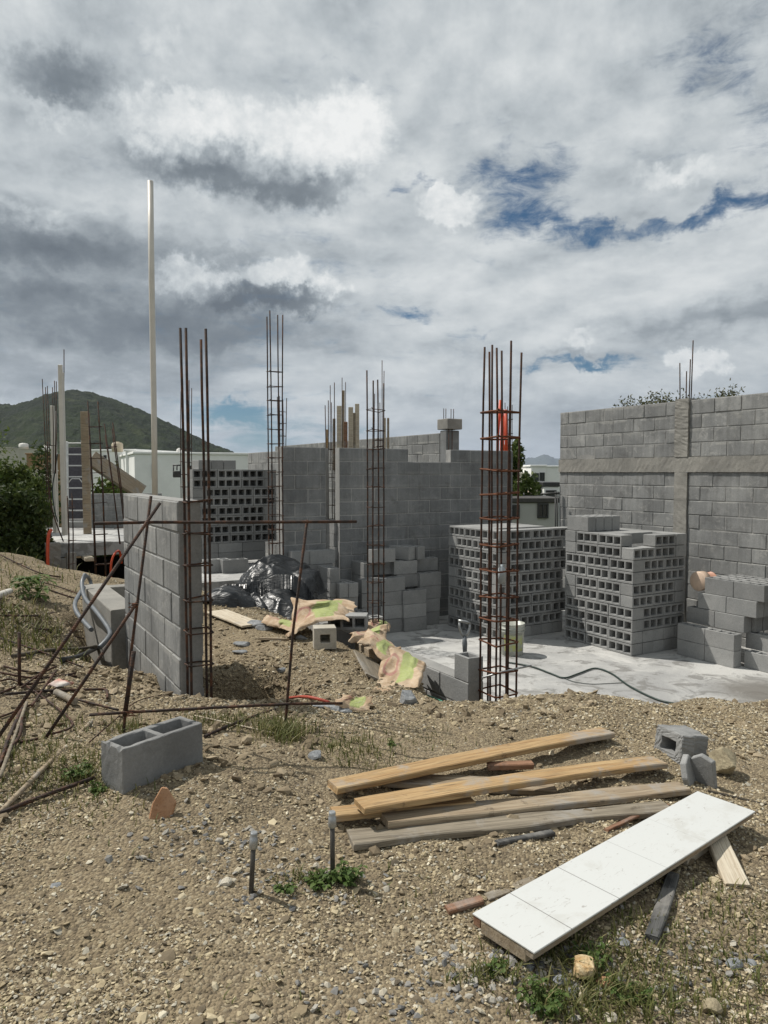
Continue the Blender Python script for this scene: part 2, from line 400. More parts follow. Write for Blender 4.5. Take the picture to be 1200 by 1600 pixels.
def slab_mat():
    m, g, b = mat('floor_slab_concrete', .88)
    pos = g.node('ShaderNodeNewGeometry').outputs['Position']
    a = g.noise(pos, .9, 6, .6, .4); c = g.noise(pos, 3.2, 7, .68, .8); d = g.noise(pos, 60, 3, .6)
    col = g.mix(g.sstep(a, .38, .62), (.33, .33, .325), (.50, .495, .475))
    col = g.mix(g.m('MULTIPLY', g.sstep(c, .50, .62), .75), col, (.17, .165, .155))
    col = g.mix(g.m('MULTIPLY', g.sstep(g.noise(g.vm('ADD', pos, (9, 3, 0)), 1.6, 7, .65, .5), .56, .68), .6), col, (.62, .61, .58))
    # brown silt tongue near the front edge
    w = g.vm('DISTANCE', g.vm('MULTIPLY', pos, (1, 1.9, 0)), (2.15, 6.95*1.9, 0), out=1)
    w = g.m('ADD', w, g.m('MULTIPLY', c, .8))
    col = g.mix(g.m('MULTIPLY', g.sstep(w, .9, .5), .8), col, (.30, .215, .135))
    w2 = g.vm('DISTANCE', g.vm('MULTIPLY', pos, (1, 1, 0)), (4.1, 7.6, 0), out=1); w2 = g.m('ADD', w2, g.m('MULTIPLY', c, 1.1))
    col = g.mix(g.m('MULTIPLY', g.sstep(w2, 1.35, .8), .85), col, (.13, .12, .105))
    col = g.mix(g.m('MULTIPLY', g.sstep(d, .4, .7), .14), col, (.2, .2, .19))
    g.l.new(col, b.inputs['Base Color'])
    bump(g, b, g.m('ADD', g.m('MULTIPLY', c, 1.6), g.m('MULTIPLY', d, .5)), .6, .02); return m
M_SLAB = slab_mat()
def ground_mat():
    m, g, b = mat('gravelly_earth', .97)
    pos = g.node('ShaderNodeNewGeometry').outputs['Position']
    a = g.noise(pos, .8, 6, .6, .3); c = g.noise(pos, 9, 6, .7); d = g.noise(pos, 90, 3, .65)
    col = g.mix(g.sstep(a, .35, .65), (.165, .130, .085), (.27, .215, .142))
    col = g.mix(g.m('MULTIPLY', g.sstep(c, .45, .7), .6), col, (.27, .215, .135))
    col = g.mix(g.m('MULTIPLY', g.sstep(g.noise(pos, 2.1, 5, .6), .55, .68), .55), col, (.105, .085, .062))
    vo = g.node('ShaderNodeTexVoronoi', {'Vector': pos, 'Scale': 95.0}, feature='F1')
    hs = g.node('ShaderNodeSeparateColor', {0: vo.outputs['Color']}).outputs[0]
    pc = g.ramp(hs, [(0, (.075, .060, .042)), (.45, (.20, .155, .095)), (.8, (.31, .25, .155)), (1, (.38, .33, .23))])
    col = g.mix(.55, col, pc)
    far = g.sstep(g.vm('LENGTH', pos, out=1), 12, 20)
    gr = g.mix(g.noise(pos, .12, 5, .6), (.035, .055, .018), (.085, .095, .035))
    col = g.mix(far, col, gr)
    g.l.new(col, b.inputs['Base Color'])
    h = g.m('SUBTRACT', 1.0, vo.outputs['Distance']); h = g.m('ADD', g.m('MULTIPLY', h, .9), g.m('MULTIPLY', d, .8)); h = g.m('ADD', h, g.m('MULTIPLY', c, 2.0))
    bump(g, b, h, .8, .012); return m
M_GROUND = ground_mat()
def chips_mat(name, stops):
    m, g, b = mat(name, .9); ge = g.node('ShaderNodeNewGeometry')
    col = g.ramp(ge.outputs['Random Per Island'], stops)
    k = g.m('ADD', .75, g.m('MULTIPLY', g.noise(ge.outputs['Position'], 130, 3, .6), .5))
    sc = g.vm('SCALE', col); g.l.new(k, sc.node.inputs[3]); g.l.new(sc, b.inputs['Base Color']); return m
M_CHIPS = chips_mat('stone_chips', [(0, (.085, .070, .050)), (.22, (.20, .158, .10)), (.50, (.36, .295, .185)), (.76, (.49, .415, .275)), (.87, (.32, .30, .25)), (.97, (.64, .58, .44)), (1, (.17, .165, .155))])
def rock_mat(name, c1, c2, sc_=9):
    m, g, b = mat(name, .88); pos = g.node('ShaderNodeTexCoord').outputs['Object']
    n = g.noise(pos, sc_, 7, .68, .4); n2 = g.noise(pos, sc_*8, 4, .6)
    col = g.mix(g.sstep(n, .36, .64), c1, c2); col = g.mix(g.m('MULTIPLY', g.sstep(n2, .5, .7), .4), col, tuple(q*.45 for q in c1))
    g.l.new(col, b.inputs['Base Color']); bump(g, b, g.m('ADD', n, g.m('MULTIPLY', n2, .3)), .8, .02); return m
M_ROCKT = rock_mat('tan_rock', (.24, .20, .13), (.40, .345, .23))
M_ROCKO = rock_mat('orange_rock', (.36, .19, .10), (.45, .27, .16))
M_ROCKY = rock_mat('yellow_rock', (.45, .28, .12), (.66, .56, .36), 14)
M_ROCKG = rock_mat('grey_rock', (.16, .17, .18), (.33, .34, .345))
M_ROCKW = rock_mat('pale_rock', (.42, .38, .30), (.60, .56, .47))
def simple(name, col, rough=.6, metal=0.0, var=.25, sc_=20, bmp=.15, col2=None, spec=.4, vec=None):
    m, g, b = mat(name, rough); b.inputs['Metallic'].default_value = metal; b.inputs['Specular IOR Level'].default_value = spec
    tc = g.node('ShaderNodeTexCoord').outputs['Object']
    if vec: tc = g.vm('MULTIPLY', tc, vec)
    n = g.noise(tc, sc_, 6, .65)
    c2 = col2 or tuple(q*(1-var) for q in col)
    g.l.new(g.mix(g.sstep(n, .35, .65), c2, col), b.inputs['Base Color'])
    if bmp: bump(g, b, n, bmp, .005)
    return m
def rust(name, dark, rusty, amt):
    m, g, b = mat(name, .75); b.inputs['Metallic'].default_value = .15
    pos = g.node('ShaderNodeNewGeometry').outputs['Position']
    n = g.noise(pos, 18, 6, .7); n2 = g.noise(pos, 140, 3, .6)
    col = g.mix(g.sstep(n, .5-amt*.25, .5+.22-amt*.2), dark, rusty); col = g.mix(g.m('MULTIPLY', g.sstep(n2, .5, .7), .5), col, tuple(q*.5 for q in dark))
    g.l.new(col, b.inputs['Base Color'])
    wv = g.node('ShaderNodeTexWave', {'Vector': g.vm('MULTIPLY', pos, (1, 1, 1)), 'Scale': 40.0, 'Distortion': .3}, bands_direction='Z')
    bump(g, b, g.m('ADD', wv.outputs['Fac'], n2), .5, .003); return m
M_REBAR = rust('rebar_dark', (.040, .030, .026), (.12, .055, .030), .3)
M_REBARR = rust('rebar_rusty', (.042, .028, .022), (.088, .040, .024), .45)
M_TIER = rust('tie_rust', (.065, .030, .019), (.145, .055, .026), .8)
def wood(name, c1, c2, dark=(.06, .045, .03), grey=0.0):
    m, g, b = mat(name, .82); oi = g.node('ShaderNodeObjectInfo')
    tc = g.vm('ADD', g.node('ShaderNodeTexCoord').outputs['Object'], oi.outputs['Location'])
    gr = g.noise(g.vm('MULTIPLY', tc, (2.2, 45, 45)), 1.0, 5, .6, .8); fine = g.noise(g.vm('MULTIPLY', tc, (6, 220, 220)), 1.0, 3, .6)
    st_ = g.noise(tc, 4.5, 6, .65, .5)
    col = g.mix(g.sstep(gr, .3, .7), c1, c2); col = g.mix(g.m('MULTIPLY', g.sstep(fine, .48, .72), .7), col, dark)
    col = g.mix(g.m('MULTIPLY', g.sstep(st_, .5, .66), .5+grey*.3), col, (.30, .285, .26))
    col = g.mix(g.m('MULTIPLY', g.sstep(g.noise(tc, 11, 5, .7), .6, .72), .55), col, dark)
    g.l.new(col, b.inputs['Base Color']); bump(g, b, g.m('ADD', gr, g.m('MULTIPLY', fine, .5)), .5, .004); return m
M_WOODO = wood('pine_orange', (.33, .20, .090), (.46, .325, .17), grey=.8)
M_WOODG = wood('pine_weathered', (.25, .19, .125), (.38, .31, .22), grey=1)
M_WOODD = wood('pine_grey', (.17, .145, .108), (.29, .25, .19), grey=.6)
M_WOODB = wood('charred_batten', (.045, .045, .045), (.11, .11, .105), dark=(.02, .02, .02))
M_WOODR = wood('red_brown_wood', (.17, .085, .050), (.28, .155, .095))
M_WOODP = wood('pale_timber', (.46, .39, .29), (.60, .54, .43), dark=(.28, .22, .15))
M_DARK = simple('void_shade', (.012, .012, .012), .95, bmp=0)  # near-black colour painting the shade inside the opening
M_WHITEP = simple('white_pvc', (.62, .59, .53), .45, var=.10, sc_=5)
M_WHITE = simple('white_plaster', (.90, .90, .87), .85, var=.10, sc_=.6, bmp=.1)
M_CREAM = simple('cream_plaster', (.55, .52, .44), .85, var=.12, sc_=.7)
M_GREYP = simple('pale_grey_render', (.50, .50, .475), .85, var=.12, sc_=.9)
M_BROWNW = simple('brown_render', (.26, .17, .09), .85, var=.15, sc_=.9)
M_GLASS = simple('window_glass', (.035, .045, .048), .15, bmp=0, spec=.7)
M_FRAME = simple('dark_frame', (.05, .05, .05), .5, bmp=0)
M_ALU = simple('ladder_aluminium', (.72, .72, .70), .42, .1, var=.2)
M_TANK = simple('beige_tank', (.56, .47, .34), .5, var=.12, sc_=3)
M_TANKW = simple('white_tank', (.72, .70, .66), .5, var=.12, sc_=3)
M_ORANGE = simple('orange_conduit', (.62, .085, .030), .45, var=.2, sc_=8)
M_GREYC = simple('grey_conduit', (.15, .165, .18), .42, var=.22, sc_=12)
M_BLACKC = simple('black_hose', (.022, .024, .026), .5, var=.3, sc_=20)
M_GREENH = simple('green_hose', (.030, .052, .045), .42, var=.3, sc_=12)
M_GREENH2 = simple('bright_green_hose', (.03, .20, .13), .4, var=.2)
M_PINK = simple('terracotta_plastic', (.60, .32, .22), .5, var=.15, sc_=10)
M_PINK2 = simple('pale_terracotta_plastic', (.66, .50, .38), .5, var=.15, sc_=10)
M_BUCKET = simple('bucket_plastic', (.46, .47, .42), .4, var=.2, sc_=9, col2=(.30, .31, .27))
M_LABELG = simple('bucket_label', (.40, .42, .12), .5, var=.4, sc_=14, col2=(.35, .37, .30))
M_BOTTLE = simple('cloudy_plastic', (.45, .50, .53), .3, var=.15)
M_STEEL = simple('galvanised', (.42, .43, .43), .38, .6, var=.3)
M_CARD = simple('white_scrap', (.80, .80, .76), .7, var=.06)
def plastic_mat():
    m, g, b = mat('black_polythene', .22); b.inputs['Specular IOR Level'].default_value = .55
    tc = g.node('ShaderNodeTexCoord').outputs['Object']
    n = g.noise(tc, 3.2, 4, .5, 1.8); n2 = g.noise(g.vm('MULTIPLY', tc, (2, 5, 5)), 2.2, 3, .5, 2.5)
    g.l.new(g.mix(g.sstep(n, .4, .7), (.008, .009, .010), (.022, .025, .028)), b.inputs['Base Color'])
    g.l.new(g.sstep(n, .3, .7, .27, .46), b.inputs['Roughness'])
    bump(g, b, g.m('ADD', n, n2), .35, .04); return m
M_PLASTIC = plastic_mat()
def bag_mat():
    m, g, b = mat('cement_bag_paper', .85); tc = g.node('ShaderNodeTexCoord').outputs['UV']
    ob = g.node('ShaderNodeTexCoord').outputs['Object']
    sx = g.node('ShaderNodeSeparateXYZ', {0: tc}); u, v = sx.outputs[0], sx.outputs[1]
    n = g.noise(ob, 7, 6, .65, .5); nf = g.noise(ob, 60, 4, .6)
    tan = g.mix(g.sstep(n, .35, .65), (.34, .235, .145), (.50, .39, .275))
    wu = g.m('ADD', u, g.m('MULTIPLY', g.m('SUBTRACT', n, .5), .12))
    band = g.m('MULTIPLY', g.sstep(wu, .44, .47), g.sstep(wu, .80, .77))
    band = g.m('MULTIPLY', band, g.m('MULTIPLY', g.sstep(v, .10, .14), g.sstep(v, .9, .86)))
    col = g.mix(g.m('MULTIPLY', band, .85), tan, g.mix(n, (.24, .31, .08), (.36, .42, .17)))
    r2 = g.vm('DISTANCE', g.vm('MULTIPLY', tc, (1.0, .8, 0)), (.27, .40, 0), out=1)
    ring = g.m('MULTIPLY', g.sstep(r2, .10, .12), g.sstep(r2, .165, .145))
    col = g.mix(g.m('MULTIPLY', ring, .55), col, (.30, .09, .10))
    col = g.mix(g.m('MULTIPLY', g.sstep(nf, .5, .72), .35), col, (.50, .46, .40))
    g.l.new(col, b.inputs['Base Color']); bump(g, b, g.m('ADD', n, g.m('MULTIPLY', nf, .2)), .6, .02); return m
M_BAG = bag_mat()
def board_mat():
    m, g, b = mat('white_melamine', .38); tc = g.node('ShaderNodeTexCoord').outputs['Object']
    n = g.noise(tc, 5, 7, .7, .5); n2 = g.noise(g.vm('MULTIPLY', tc, (9, 30, 1)), 2.5, 5, .7, 1.0); n3 = g.noise(tc, 60, 3, .6)
    col = g.mix(g.m('MULTIPLY', g.sstep(n, .54, .68), .30), (.56, .57, .555), (.38, .36, .31))
    col = g.mix(g.m('MULTIPLY', g.sstep(n2, .60, .70), .6), col, (.22, .19, .16))
    col = g.mix(g.m('MULTIPLY', g.sstep(n3, .70, .78), .5), col, (.3, .26, .2))
    x = g.node('ShaderNodeSeparateXYZ', {0: tc}).outputs[0]
    for xs, k in ((-.52, .85), (-.27, .85), (.02, .35), (.30, .2)):
        d = g.m('ABSOLUTE', g.m('SUBTRACT', x, xs)); col = g.mix(g.m('MULTIPLY', g.sstep(d, .0022, .0008), k), col, (.10, .09, .08))
    g.l.new(col, b.inputs['Base Color']); bump(g, b, n, .08, .005); return m
M_BOARD = board_mat()
def leaf_mat(name, c1, c2, c3):
    m, g, b = mat(name, .6); ge = g.node('ShaderNodeNewGeometry')
    col = g.ramp(ge.outputs['Random Per Island'], [(0, c1), (.5, c2), (1, c3)])
    k = g.m('ADD', .7, g.m('MULTIPLY', g.noise(ge.outputs['Position'], 1.1, 3, .6), .6))
    sc = g.vm('SCALE', col); g.l.new(k, sc.node.inputs[3]); g.l.new(sc, b.inputs['Base Color'])
    b.inputs['Subsurface Weight'].default_value = 0
    tr = g.node('ShaderNodeBsdfTranslucent'); g.l.new(sc, tr.inputs[0])
    mx = g.node('ShaderNodeMixShader', {0: .3}); g.l.new(b.outputs[0], mx.inputs[1]); g.l.new(tr.outputs[0], mx.inputs[2])
    g.l.new(mx.outputs[0], g.n['Material Output'].inputs[0]); return m
M_LEAF = leaf_mat('leaves_mid', (.045, .075, .014), (.085, .120, .026), (.14, .17, .045))
M_LEAFD = leaf_mat('leaves_dark', (.028, .048, .012), (.050, .075, .018), (.085, .105, .030))
M_LEAFO = leaf_mat('leaves_olive', (.06, .062, .025), (.085, .09, .035), (.12, .12, .05))
M_GRASS = leaf_mat('grass_blades', (.075, .090, .022), (.125, .135, .040), (.24, .21, .095))
M_WEED = leaf_mat('weed_leaves', (.050, .095, .018), (.085, .135, .030), (.12, .17, .045))
M_BARK = simple('bark', (.10, .085, .065), .95, var=.4, sc_=6, bmp=.5)
def hill_mat():
    m, g, b = mat('wooded_hill', .95); pos = g.node('ShaderNodeNewGeometry').outputs['Position']
    a = g.noise(pos, .006, 6, .6, .5); c = g.noise(pos, .055, 6, .75); e = g.noise(pos, .02, 5, .6)
    col = g.mix(g.sstep(a, .4, .62), (.009, .018, .006), (.026, .042, .011))
    col = g.mix(g.m('MULTIPLY', g.sstep(c, .45, .62), .75), col, (.010, .017, .008))
    col = g.mix(g.m('MULTIPLY', g.sstep(e, .56, .66), .5), col, (.065, .078, .03))
    g.l.new(col, b.inputs['Base Color']); bump(g, b, c, 1.0, 14); return m
M_HILL = hill_mat()

# ================================================================ SETTING
def axis_grid(lo, hi, fine, segs):
    a = list(np.arange(lo, hi+1e-6, fine)); st_ = fine
    up = []; x = hi
    while x < segs: st_ *= 1.14; x += st_; up.append(x)
    st_ = fine; dn = []; x = lo
    while x > -segs: st_ *= 1.14; x -= st_; dn.append(x)
    return np.array(dn[::-1]+a+up)
gx = axis_grid(-3.6, 4.2, .035, 9000); gy = axis_grid(1.0, 7.4, .035, 9000)
X, Y = np.meshgrid(gx, gy); Z = T(X, Y)
nx, ny = len(gx), len(gy); vv = np.stack([X, Y, Z], -1).reshape(-1, 3)
ii = (np.arange(ny-1)[:, None]*nx+np.arange(nx-1)[None, :]).ravel()
npobj('ground', vv, np.stack([ii, ii+1, ii+1+nx, ii+nx], 1), M_GROUND, kind='structure', label='pale brown gravelly earth', smooth=True)

def ridge(name, prof, d0, depth, label, seed, mat_, amp=5.0, nyq=200, base=-12, nf=22.0, far=None):
    if far: d0 = far; nf = 300.0; depth = 3000
    """hill: skyline profile given in degrees-like pixels at distance d0, true relief behind and in front"""
    pxs = np.array([p[0] for p in prof], float); hs = np.array([at(p[0], p[1], d0).z for p in prof])
    xs = np.linspace(pxs[0], pxs[-1], 700); H = np.interp(xs, pxs, hs); XX = (xs-600)/F*d0
    ys = np.linspace(-1, 1, nyq); P = np.zeros((nyq, len(xs), 3))
    for j, q in enumerate(ys):
        fall = (math.cos(q*math.pi)+1)/2; fall = fall**1.25
        yy = d0+q*depth
        h = base+(H-base)*fall*(1+.08*fbm(XX/(depth*.35), np.full_like(XX, yy/(depth*.35)), 3, seed)*(1-fall)*2)
        h = h+amp*fbm(XX/nf, np.full_like(XX, yy/nf), 4, seed+3, .7)
        P[j, :, 0] = XX*(1+.75*q*depth/d0); P[j, :, 1] = yy; P[j, :, 2] = h
    mb = MB(); mb.grid(P); o = single(name, mb, mat_, label, None, kind='structure'); return o
ridge('hill', [(-900, 700), (-400, 660), (-150, 625), (-40, 633), (35, 636), (60, 629), (90, 617), (125, 613), (150, 617), (200, 633), (260, 660), (330, 694), (375, 712), (420, 735), (480, 760)],
      1500, 800, 'dark green wooded hill behind the town', 4, M_HILL, amp=7, nf=16.0)
M_HILLF = simple('far_mountain', (.05, .07, .06), .95, var=.3, sc_=.002, bmp=0)
ridge('far_mountains', [(700, 742), (760, 728), (800, 722), (820, 718), (835, 717), (848, 711), (856, 713), (866, 718), (880, 716), (892, 718), (930, 722), (1100, 715), (1300, 735)],
      8000, 1500, 'far blue mountain range', 14, M_HILLF, amp=60, base=-60, far=18000)
ridge('distant_ridge', [(100, 742), (300, 722), (360, 714), (400, 718), (440, 722), (520, 728), (620, 742)], 7000, 1200, 'far blue ridge to the right of the hill', 24, M_HILLF, amp=60, base=-60, far=17000)

def slab(name, pts, ztop, thick, m, label):
    mb = MB(); n = len(pts); vs = [(p[0], p[1], ztop) for p in pts]+[(p[0], p[1], ztop-thick) for p in pts]
    fs = [tuple(range(n)), tuple(range(2*n-1, n-1, -1))]+[(i, i+n, (i+1) % n+n, (i+1) % n) for i in range(n)]
    mb.add(vs, fs); return mb
P = lambda s, t: site(s, t)
mb = slab('x', [P(2.36, -.02), P(4.6, -.02), P(8.0, -1.8), P(8.0, 8), P(2.36, 8)], SLAB, .2, M_SLAB, '')
single('lower_floor_slab', mb, M_SLAB, 'pale concrete floor slab', None, kind='structure', recalc=True)
mb = slab('x', [P(1.5, 5.22), P(2.62, 5.22), P(2.62, 6.4), P(3.7, 6.4), P(3.7, 8.4), P(1.5, 8.4)], 0.0, .16, M_SLAB, '')
single('upper_floor_slab', mb, M_SLAB, 'raised pale concrete slab behind the dirt', None, kind='structure', recalc=True)
mb = MB(); mb.box(site(2.06, 5.32, -.56), (1.1, .16, .78), ANG_V, .01)
single('slab_footing', mb, M_BEAM, 'rough concrete face under the raised slab', None, kind='structure')

# ---------------------------------------------------------------- block walls
def wall_mb(p0, dirv, length, z0, n, thick=.15, top=None, phase=0, mi_b=0, mi_m=1, gap=.010, skip=None, jit=.0015):
    """courses of blocks; the mortar core lies a few mm behind the faces. top(a) gives courses present at a"""
    mb = MB(); dirv = Vector(dirv).normalized(); nrm = Vector((-dirv.y, dirv.x, 0)); ax = (dirv, nrm, Vector((0, 0, 1)))
    p0 = Vector(p0); runs = {}
    for c in range(n):
        a = -.4 if (c+phase) % 2 == 0 else -.2
        while a < length-.02:
            a0, a1 = max(a, 0), min(a+.4, length); a += .4
            if a1-a0 < .05: continue
            if skip and skip((a0+a1)/2, c): continue
            runs.setdefault(c, []).append((a0, a1))
            jt = random.uniform(-.004, .004)
            mb.box(p0+dirv*((a0+a1)/2)+nrm*jt+Vector((0, 0, z0+c*.2+.1)), (a1-a0-gap, thick, .2-gap), ch=.006, mi=mi_b, axes=ax, jit=jit)
    for c, rs in runs.items():
        rs.sort(); cur = list(rs[0])
        def put(a0, a1): mb.box(p0+dirv*((a0+a1)/2)+Vector((0, 0, z0+c*.2+.1)), (a1-a0-.004, thick-.012, .2+.004), ch=.002, mi=mi_m, axes=ax)
        for a0, a1 in rs[1:]:
            if abs(a0-cur[1]) < .01: cur[1] = a1
            else: put(*cur); cur = [a0, a1]
        put(*cur)
    return mb
# near left wall
mb = wall_mb(site(.075, 0), U, 1.78, .12-.4, 8, phase=1)
o = single('block_wall', mb, [M_WALL, M_MORTAR], 'grey block wall stub in the left foreground, its end beside tall rebar', 'wall')
# right boundary wall
RWs = 7.9
wr = thing('boundary_wall', 'long grey block wall with cast concrete band and column at the right', 'wall', site(RWs, 4.9, SLAB))
colt0, colt1 = 2.30, 2.52
def sk(a, c): return False
L1 = 4.9-colt1; L2 = colt0+3.0
pl = MB()
zb0 = SLAB+.2*11+.12
for (t0, t1) in ((4.9, colt1), (colt0, -3.0)):
    ln = abs(t1-t0)
    for z0, n in ((zb0-2.4, 12), (zb0+.22, 4)):
        w = wall_mb(site(RWs, t0), -U, ln, z0, n, thick=.15, phase=0 if t0 > 4 else 1, jit=.003)
        b0 = len(pl.v); pl.v += w.v; pl.f += [tuple(i+b0 for i in f) for f in w.f]; pl.mi += w.mi; pl.sm += w.sm
part('wall_blocks', pl, [M_WALL, M_MORTAR], wr)
def rough_bar(p, q, w, h, seg=60, jit=.008):
    """cast concrete member p->q, width w across, height h, with an uneven surface"""
    p, q = Vector(p), Vector(q); d = (q-p); L = d.length; d.normalize()
    up = Vector((0, 0, 1)) if abs(d.z) < .5 else V.copy(); sd = d.cross(up).normalized(); up = sd.cross(d)
    m = MB(); ring = []; nw = 5; offs = []
    for k in range(nw): offs.append((-1+2*k/(nw-1), -1))
    for k in range(1, nw): offs.append((1, -1+2*k/(nw-1)))
    for k in range(1, nw): offs.append((1-2*k/(nw-1), 1))
    for k in range(1, nw-1): offs.append((-1, 1-2*k/(nw-1)))
    vs = []
    for i in range(seg+1):
        c = p+d*(L*i/seg)
        for a, b in offs:
            r = random.uniform(-jit, jit); vs.append(c+sd*(a*(w/2)+r)+up*(b*(h/2)+random.uniform(-jit, jit)))
    n = len(offs); fs = [(i*n+k, i*n+(k+1) % n, (i+1)*n+(k+1) % n, (i+1)*n+k) for i in range(seg) for k in range(n)]
    m.add(vs, fs); m.f += [tuple(range(n)), tuple(range(seg*n+n-1, seg*n-1, -1))]; m.mi += [0, 0]; m.sm += [False, False]; return m
part('bond_beam', rough_bar(site(RWs-.012, 4.9, zb0+.11), site(RWs-.012, -3.0, zb0+.11), .17, .215, 200, .0022), M_BEAM, wr, recalc=True)
tm = (colt0+colt1)/2
part('concrete_column', rough_bar(site(RWs-.012, tm, SLAB), site(RWs-.012, tm, zb0), .215, .175, 50, .003), M_BEAM, wr, recalc=True)
part('concrete_column', rough_bar(site(RWs-.014, tm, zb0+.22), site(RWs-.014, tm, zb0+1.05), .225, .185, 30, .005), M_BEAM, wr, recalc=True)
for ds, dt, h in ((-.05, .07, .55), (-.04, -.02, .42), (.0, -.07, .85), (.05, .0, .6)):
    m = MB(); m.tube([site(RWs+ds, tm+dt, zb0+.9), site(RWs+ds*1.2, tm+dt*1.2, zb0+1.02+h)], .008, 6); part('starter_bar', m, M_REBAR, wr)

# back wall
bs, bt = 2.78, 5.2
def skb(a, c):                                       # top courses stepped as in the photo
    s = bs+a
    if 3.47 < s < 3.70: return True
    if c == 13 and not (5.75 < s): return False if s < 4.95 else True
    return False
Zb = 1.86-.2*14
mb = wall_mb(site(bs, bt), V, .69, Zb, 14, phase=0, skip=None)
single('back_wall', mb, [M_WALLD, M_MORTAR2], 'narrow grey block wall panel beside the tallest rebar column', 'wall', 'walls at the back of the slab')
def skc(a, c): return c == 13 and 1.25 < a < 2.05
mb = wall_mb(site(3.69, bt), V, 3.29, Zb, 14, phase=1, skip=skc)
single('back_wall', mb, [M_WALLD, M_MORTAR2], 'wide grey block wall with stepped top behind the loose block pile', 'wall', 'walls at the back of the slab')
# return walls seen in the gap and behind
mb = wall_mb(site(3.62, bt+.3), U, 3.2, Zb, 14, phase=0)
single('cross_wall', mb, [M_WALL, M_MORTAR], 'pale lit block wall running back from the narrow gap', 'wall')
pe = at(692, 677, 14.4); s_, t_ = st(pe.x, pe.y)
mb = wall_mb(site(s_, t_), U, 8.6, 2.26-.2*15, 15, phase=0)
single('rear_wall', mb, [M_WALL, M_MORTAR], 'long pale block wall rising behind the stepped wall', 'wall')
# capped column at its end
t = thing('capped_column', 'short concrete column with a wider block cap on the rear wall', 'column', site(s_+.02, t_-.2, 0))
m = MB(); m.box(site(s_+.02, t_-.2, 1.3), (.30, .22, 2.0), ANG_V, .01); part('shaft', m, M_WALLD, t)
m = MB(); m.box(site(s_+.02, t_-.2, 2.42), (.34, .36, .20), ANG_V, .01); part('cap', m, M_BEAM, t)
for ds in (-.12, -.07, .05, .11):
    m = MB(); m.tube([site(s_+ds, t_-.2, 2.5), site(s_+ds, t_-.2, 2.72)], .007, 6); part('starter_bar', m, M_REBAR, t)
for ds in (-.1, -.02):
    m = MB(); m.tube([site(s_+ds, t_-.34, 1.0), site(s_+ds, t_-.34, 2.32)], .008, 6); part('starter_bar', m, M_REBAR, t)

# footing beam with half blocks (left edge of the lower slab)
t = thing('footing_wall', 'low grey footing wall at the edge of the slab under cement bags', 'low wall', site(2.3, 2.6, -.9))
m = wall_mb(site(2.335, 0), U, 5.2, -.965, 4, phase=1); part('wall_blocks', m, [M_BLOCK, M_MORTAR], t)
# low concrete wall beyond the first wall
mb = MB(); mb.box(site(.0, 2.62, .02), (.22, 1.62, .66), ANG_V, .01, jit=.006)
single('low_concrete_wall', mb, M_BEAM, 'low poured concrete wall with a flat top beyond the block stub', 'low wall')
mb = MB(); mb.box(site(.55, 3.45, -.02), (.9, .15, .66), ANG_V, .01, jit=.006)
single('low_concrete_wall', mb, M_BEAM, 'grey cross footing behind the low poured wall', 'low wall')

# ================================================================ HOLLOW BLOCKS
def block_mesh(name, floor=True, cells=3, L=.4, W=.15, H=.2, m=None, web=.024):
    """upright block, base centre at origin, long axis X, cells open at the top (a thin web closes the base)"""
    L -= .006; W -= .005; H -= .004
    bm = bmesh.new(); cw = (L-web*(cells+1))/cells
    xs = [-L/2]
    for i in range(cells): xs += [xs[-1]+web]; xs += [xs[-1]+cw]
    xs.append(L/2); ys = [-W/2, -W/2+web+.002, W/2-web-.002, W/2]
    def layer(z, shr=0.0):
        g = {}
        for i, x in enumerate(xs):
            for j, y in enumerate(ys):
                xx, yy = x, y
                if 0 < i < len(xs)-1 and 0 < j < 3: 
                    xx += shr*(1 if i % 2 == 1 else -1); yy += shr*(1 if j == 1 else -1)
                g[i, j] = bm.verts.new((xx, yy, z))
        return g
    top = layer(H); bot = layer(0.0)
    cell = lambda i, j: j == 1 and i % 2 == 1
    nX = len(xs)-1
    for i in range(nX):
        for j in range(3):
            if not cell(i, j): bm.faces.new((top[i, j], top[i+1, j], top[i+1, j+1], top[i, j+1]))
            bm.faces.new((bot[i, j], bot[i, j+1], bot[i+1, j+1], bot[i+1, j]))
    for i in range(nX):
        bm.faces.new((bot[i, 0], bot[i+1, 0], top[i+1, 0], top[i, 0])); bm.faces.new((bot[i+1, 3], bot[i, 3], top[i, 3], top[i+1, 3]))
    for j in range(3):
        bm.faces.new((bot[0, j+1], bot[0, j], top[0, j], top[0, j+1])); bm.faces.new((bot[nX, j], bot[nX, j+1], top[nX, j+1], top[nX, j]))
    for i in range(nX):
        if cell(i, 1):
            r = [top[i, 1], top[i+1, 1], top[i+1, 2], top[i, 2]]
            cx = sum(v.co.x for v in r)/4; d = [bm.verts.new((v.co.x+(.006 if v.co.x < cx else -.006), v.co.y+(.006 if v.co.y < 0 else -.006), .02)) for v in r]
            for k in range(4): bm.faces.new((r[k], d[k], d[(k+1) % 4], r[(k+1) % 4]))
            bm.faces.new(d)
    bmesh.ops.recalc_face_normals(bm, faces=bm.faces)
    es = [e for e in bm.edges if e.is_manifold and e.calc_face_angle(0) > .5]
    bmesh.ops.bevel(bm, geom=es, offset=.0035, segments=1, affect='EDGES')
    for v in bm.verts: v.co += Vector((random.uniform(-1, 1), random.uniform(-1, 1), random.uniform(-1, 1)))*.0007
    me = bpy.data.meshes.new(name); bm.to_mesh(me); bm.free(); me.materials.append(m or M_BLOCK); return me
ME_BLOCK = [block_mesh('hollow_block') for _ in range(3)]
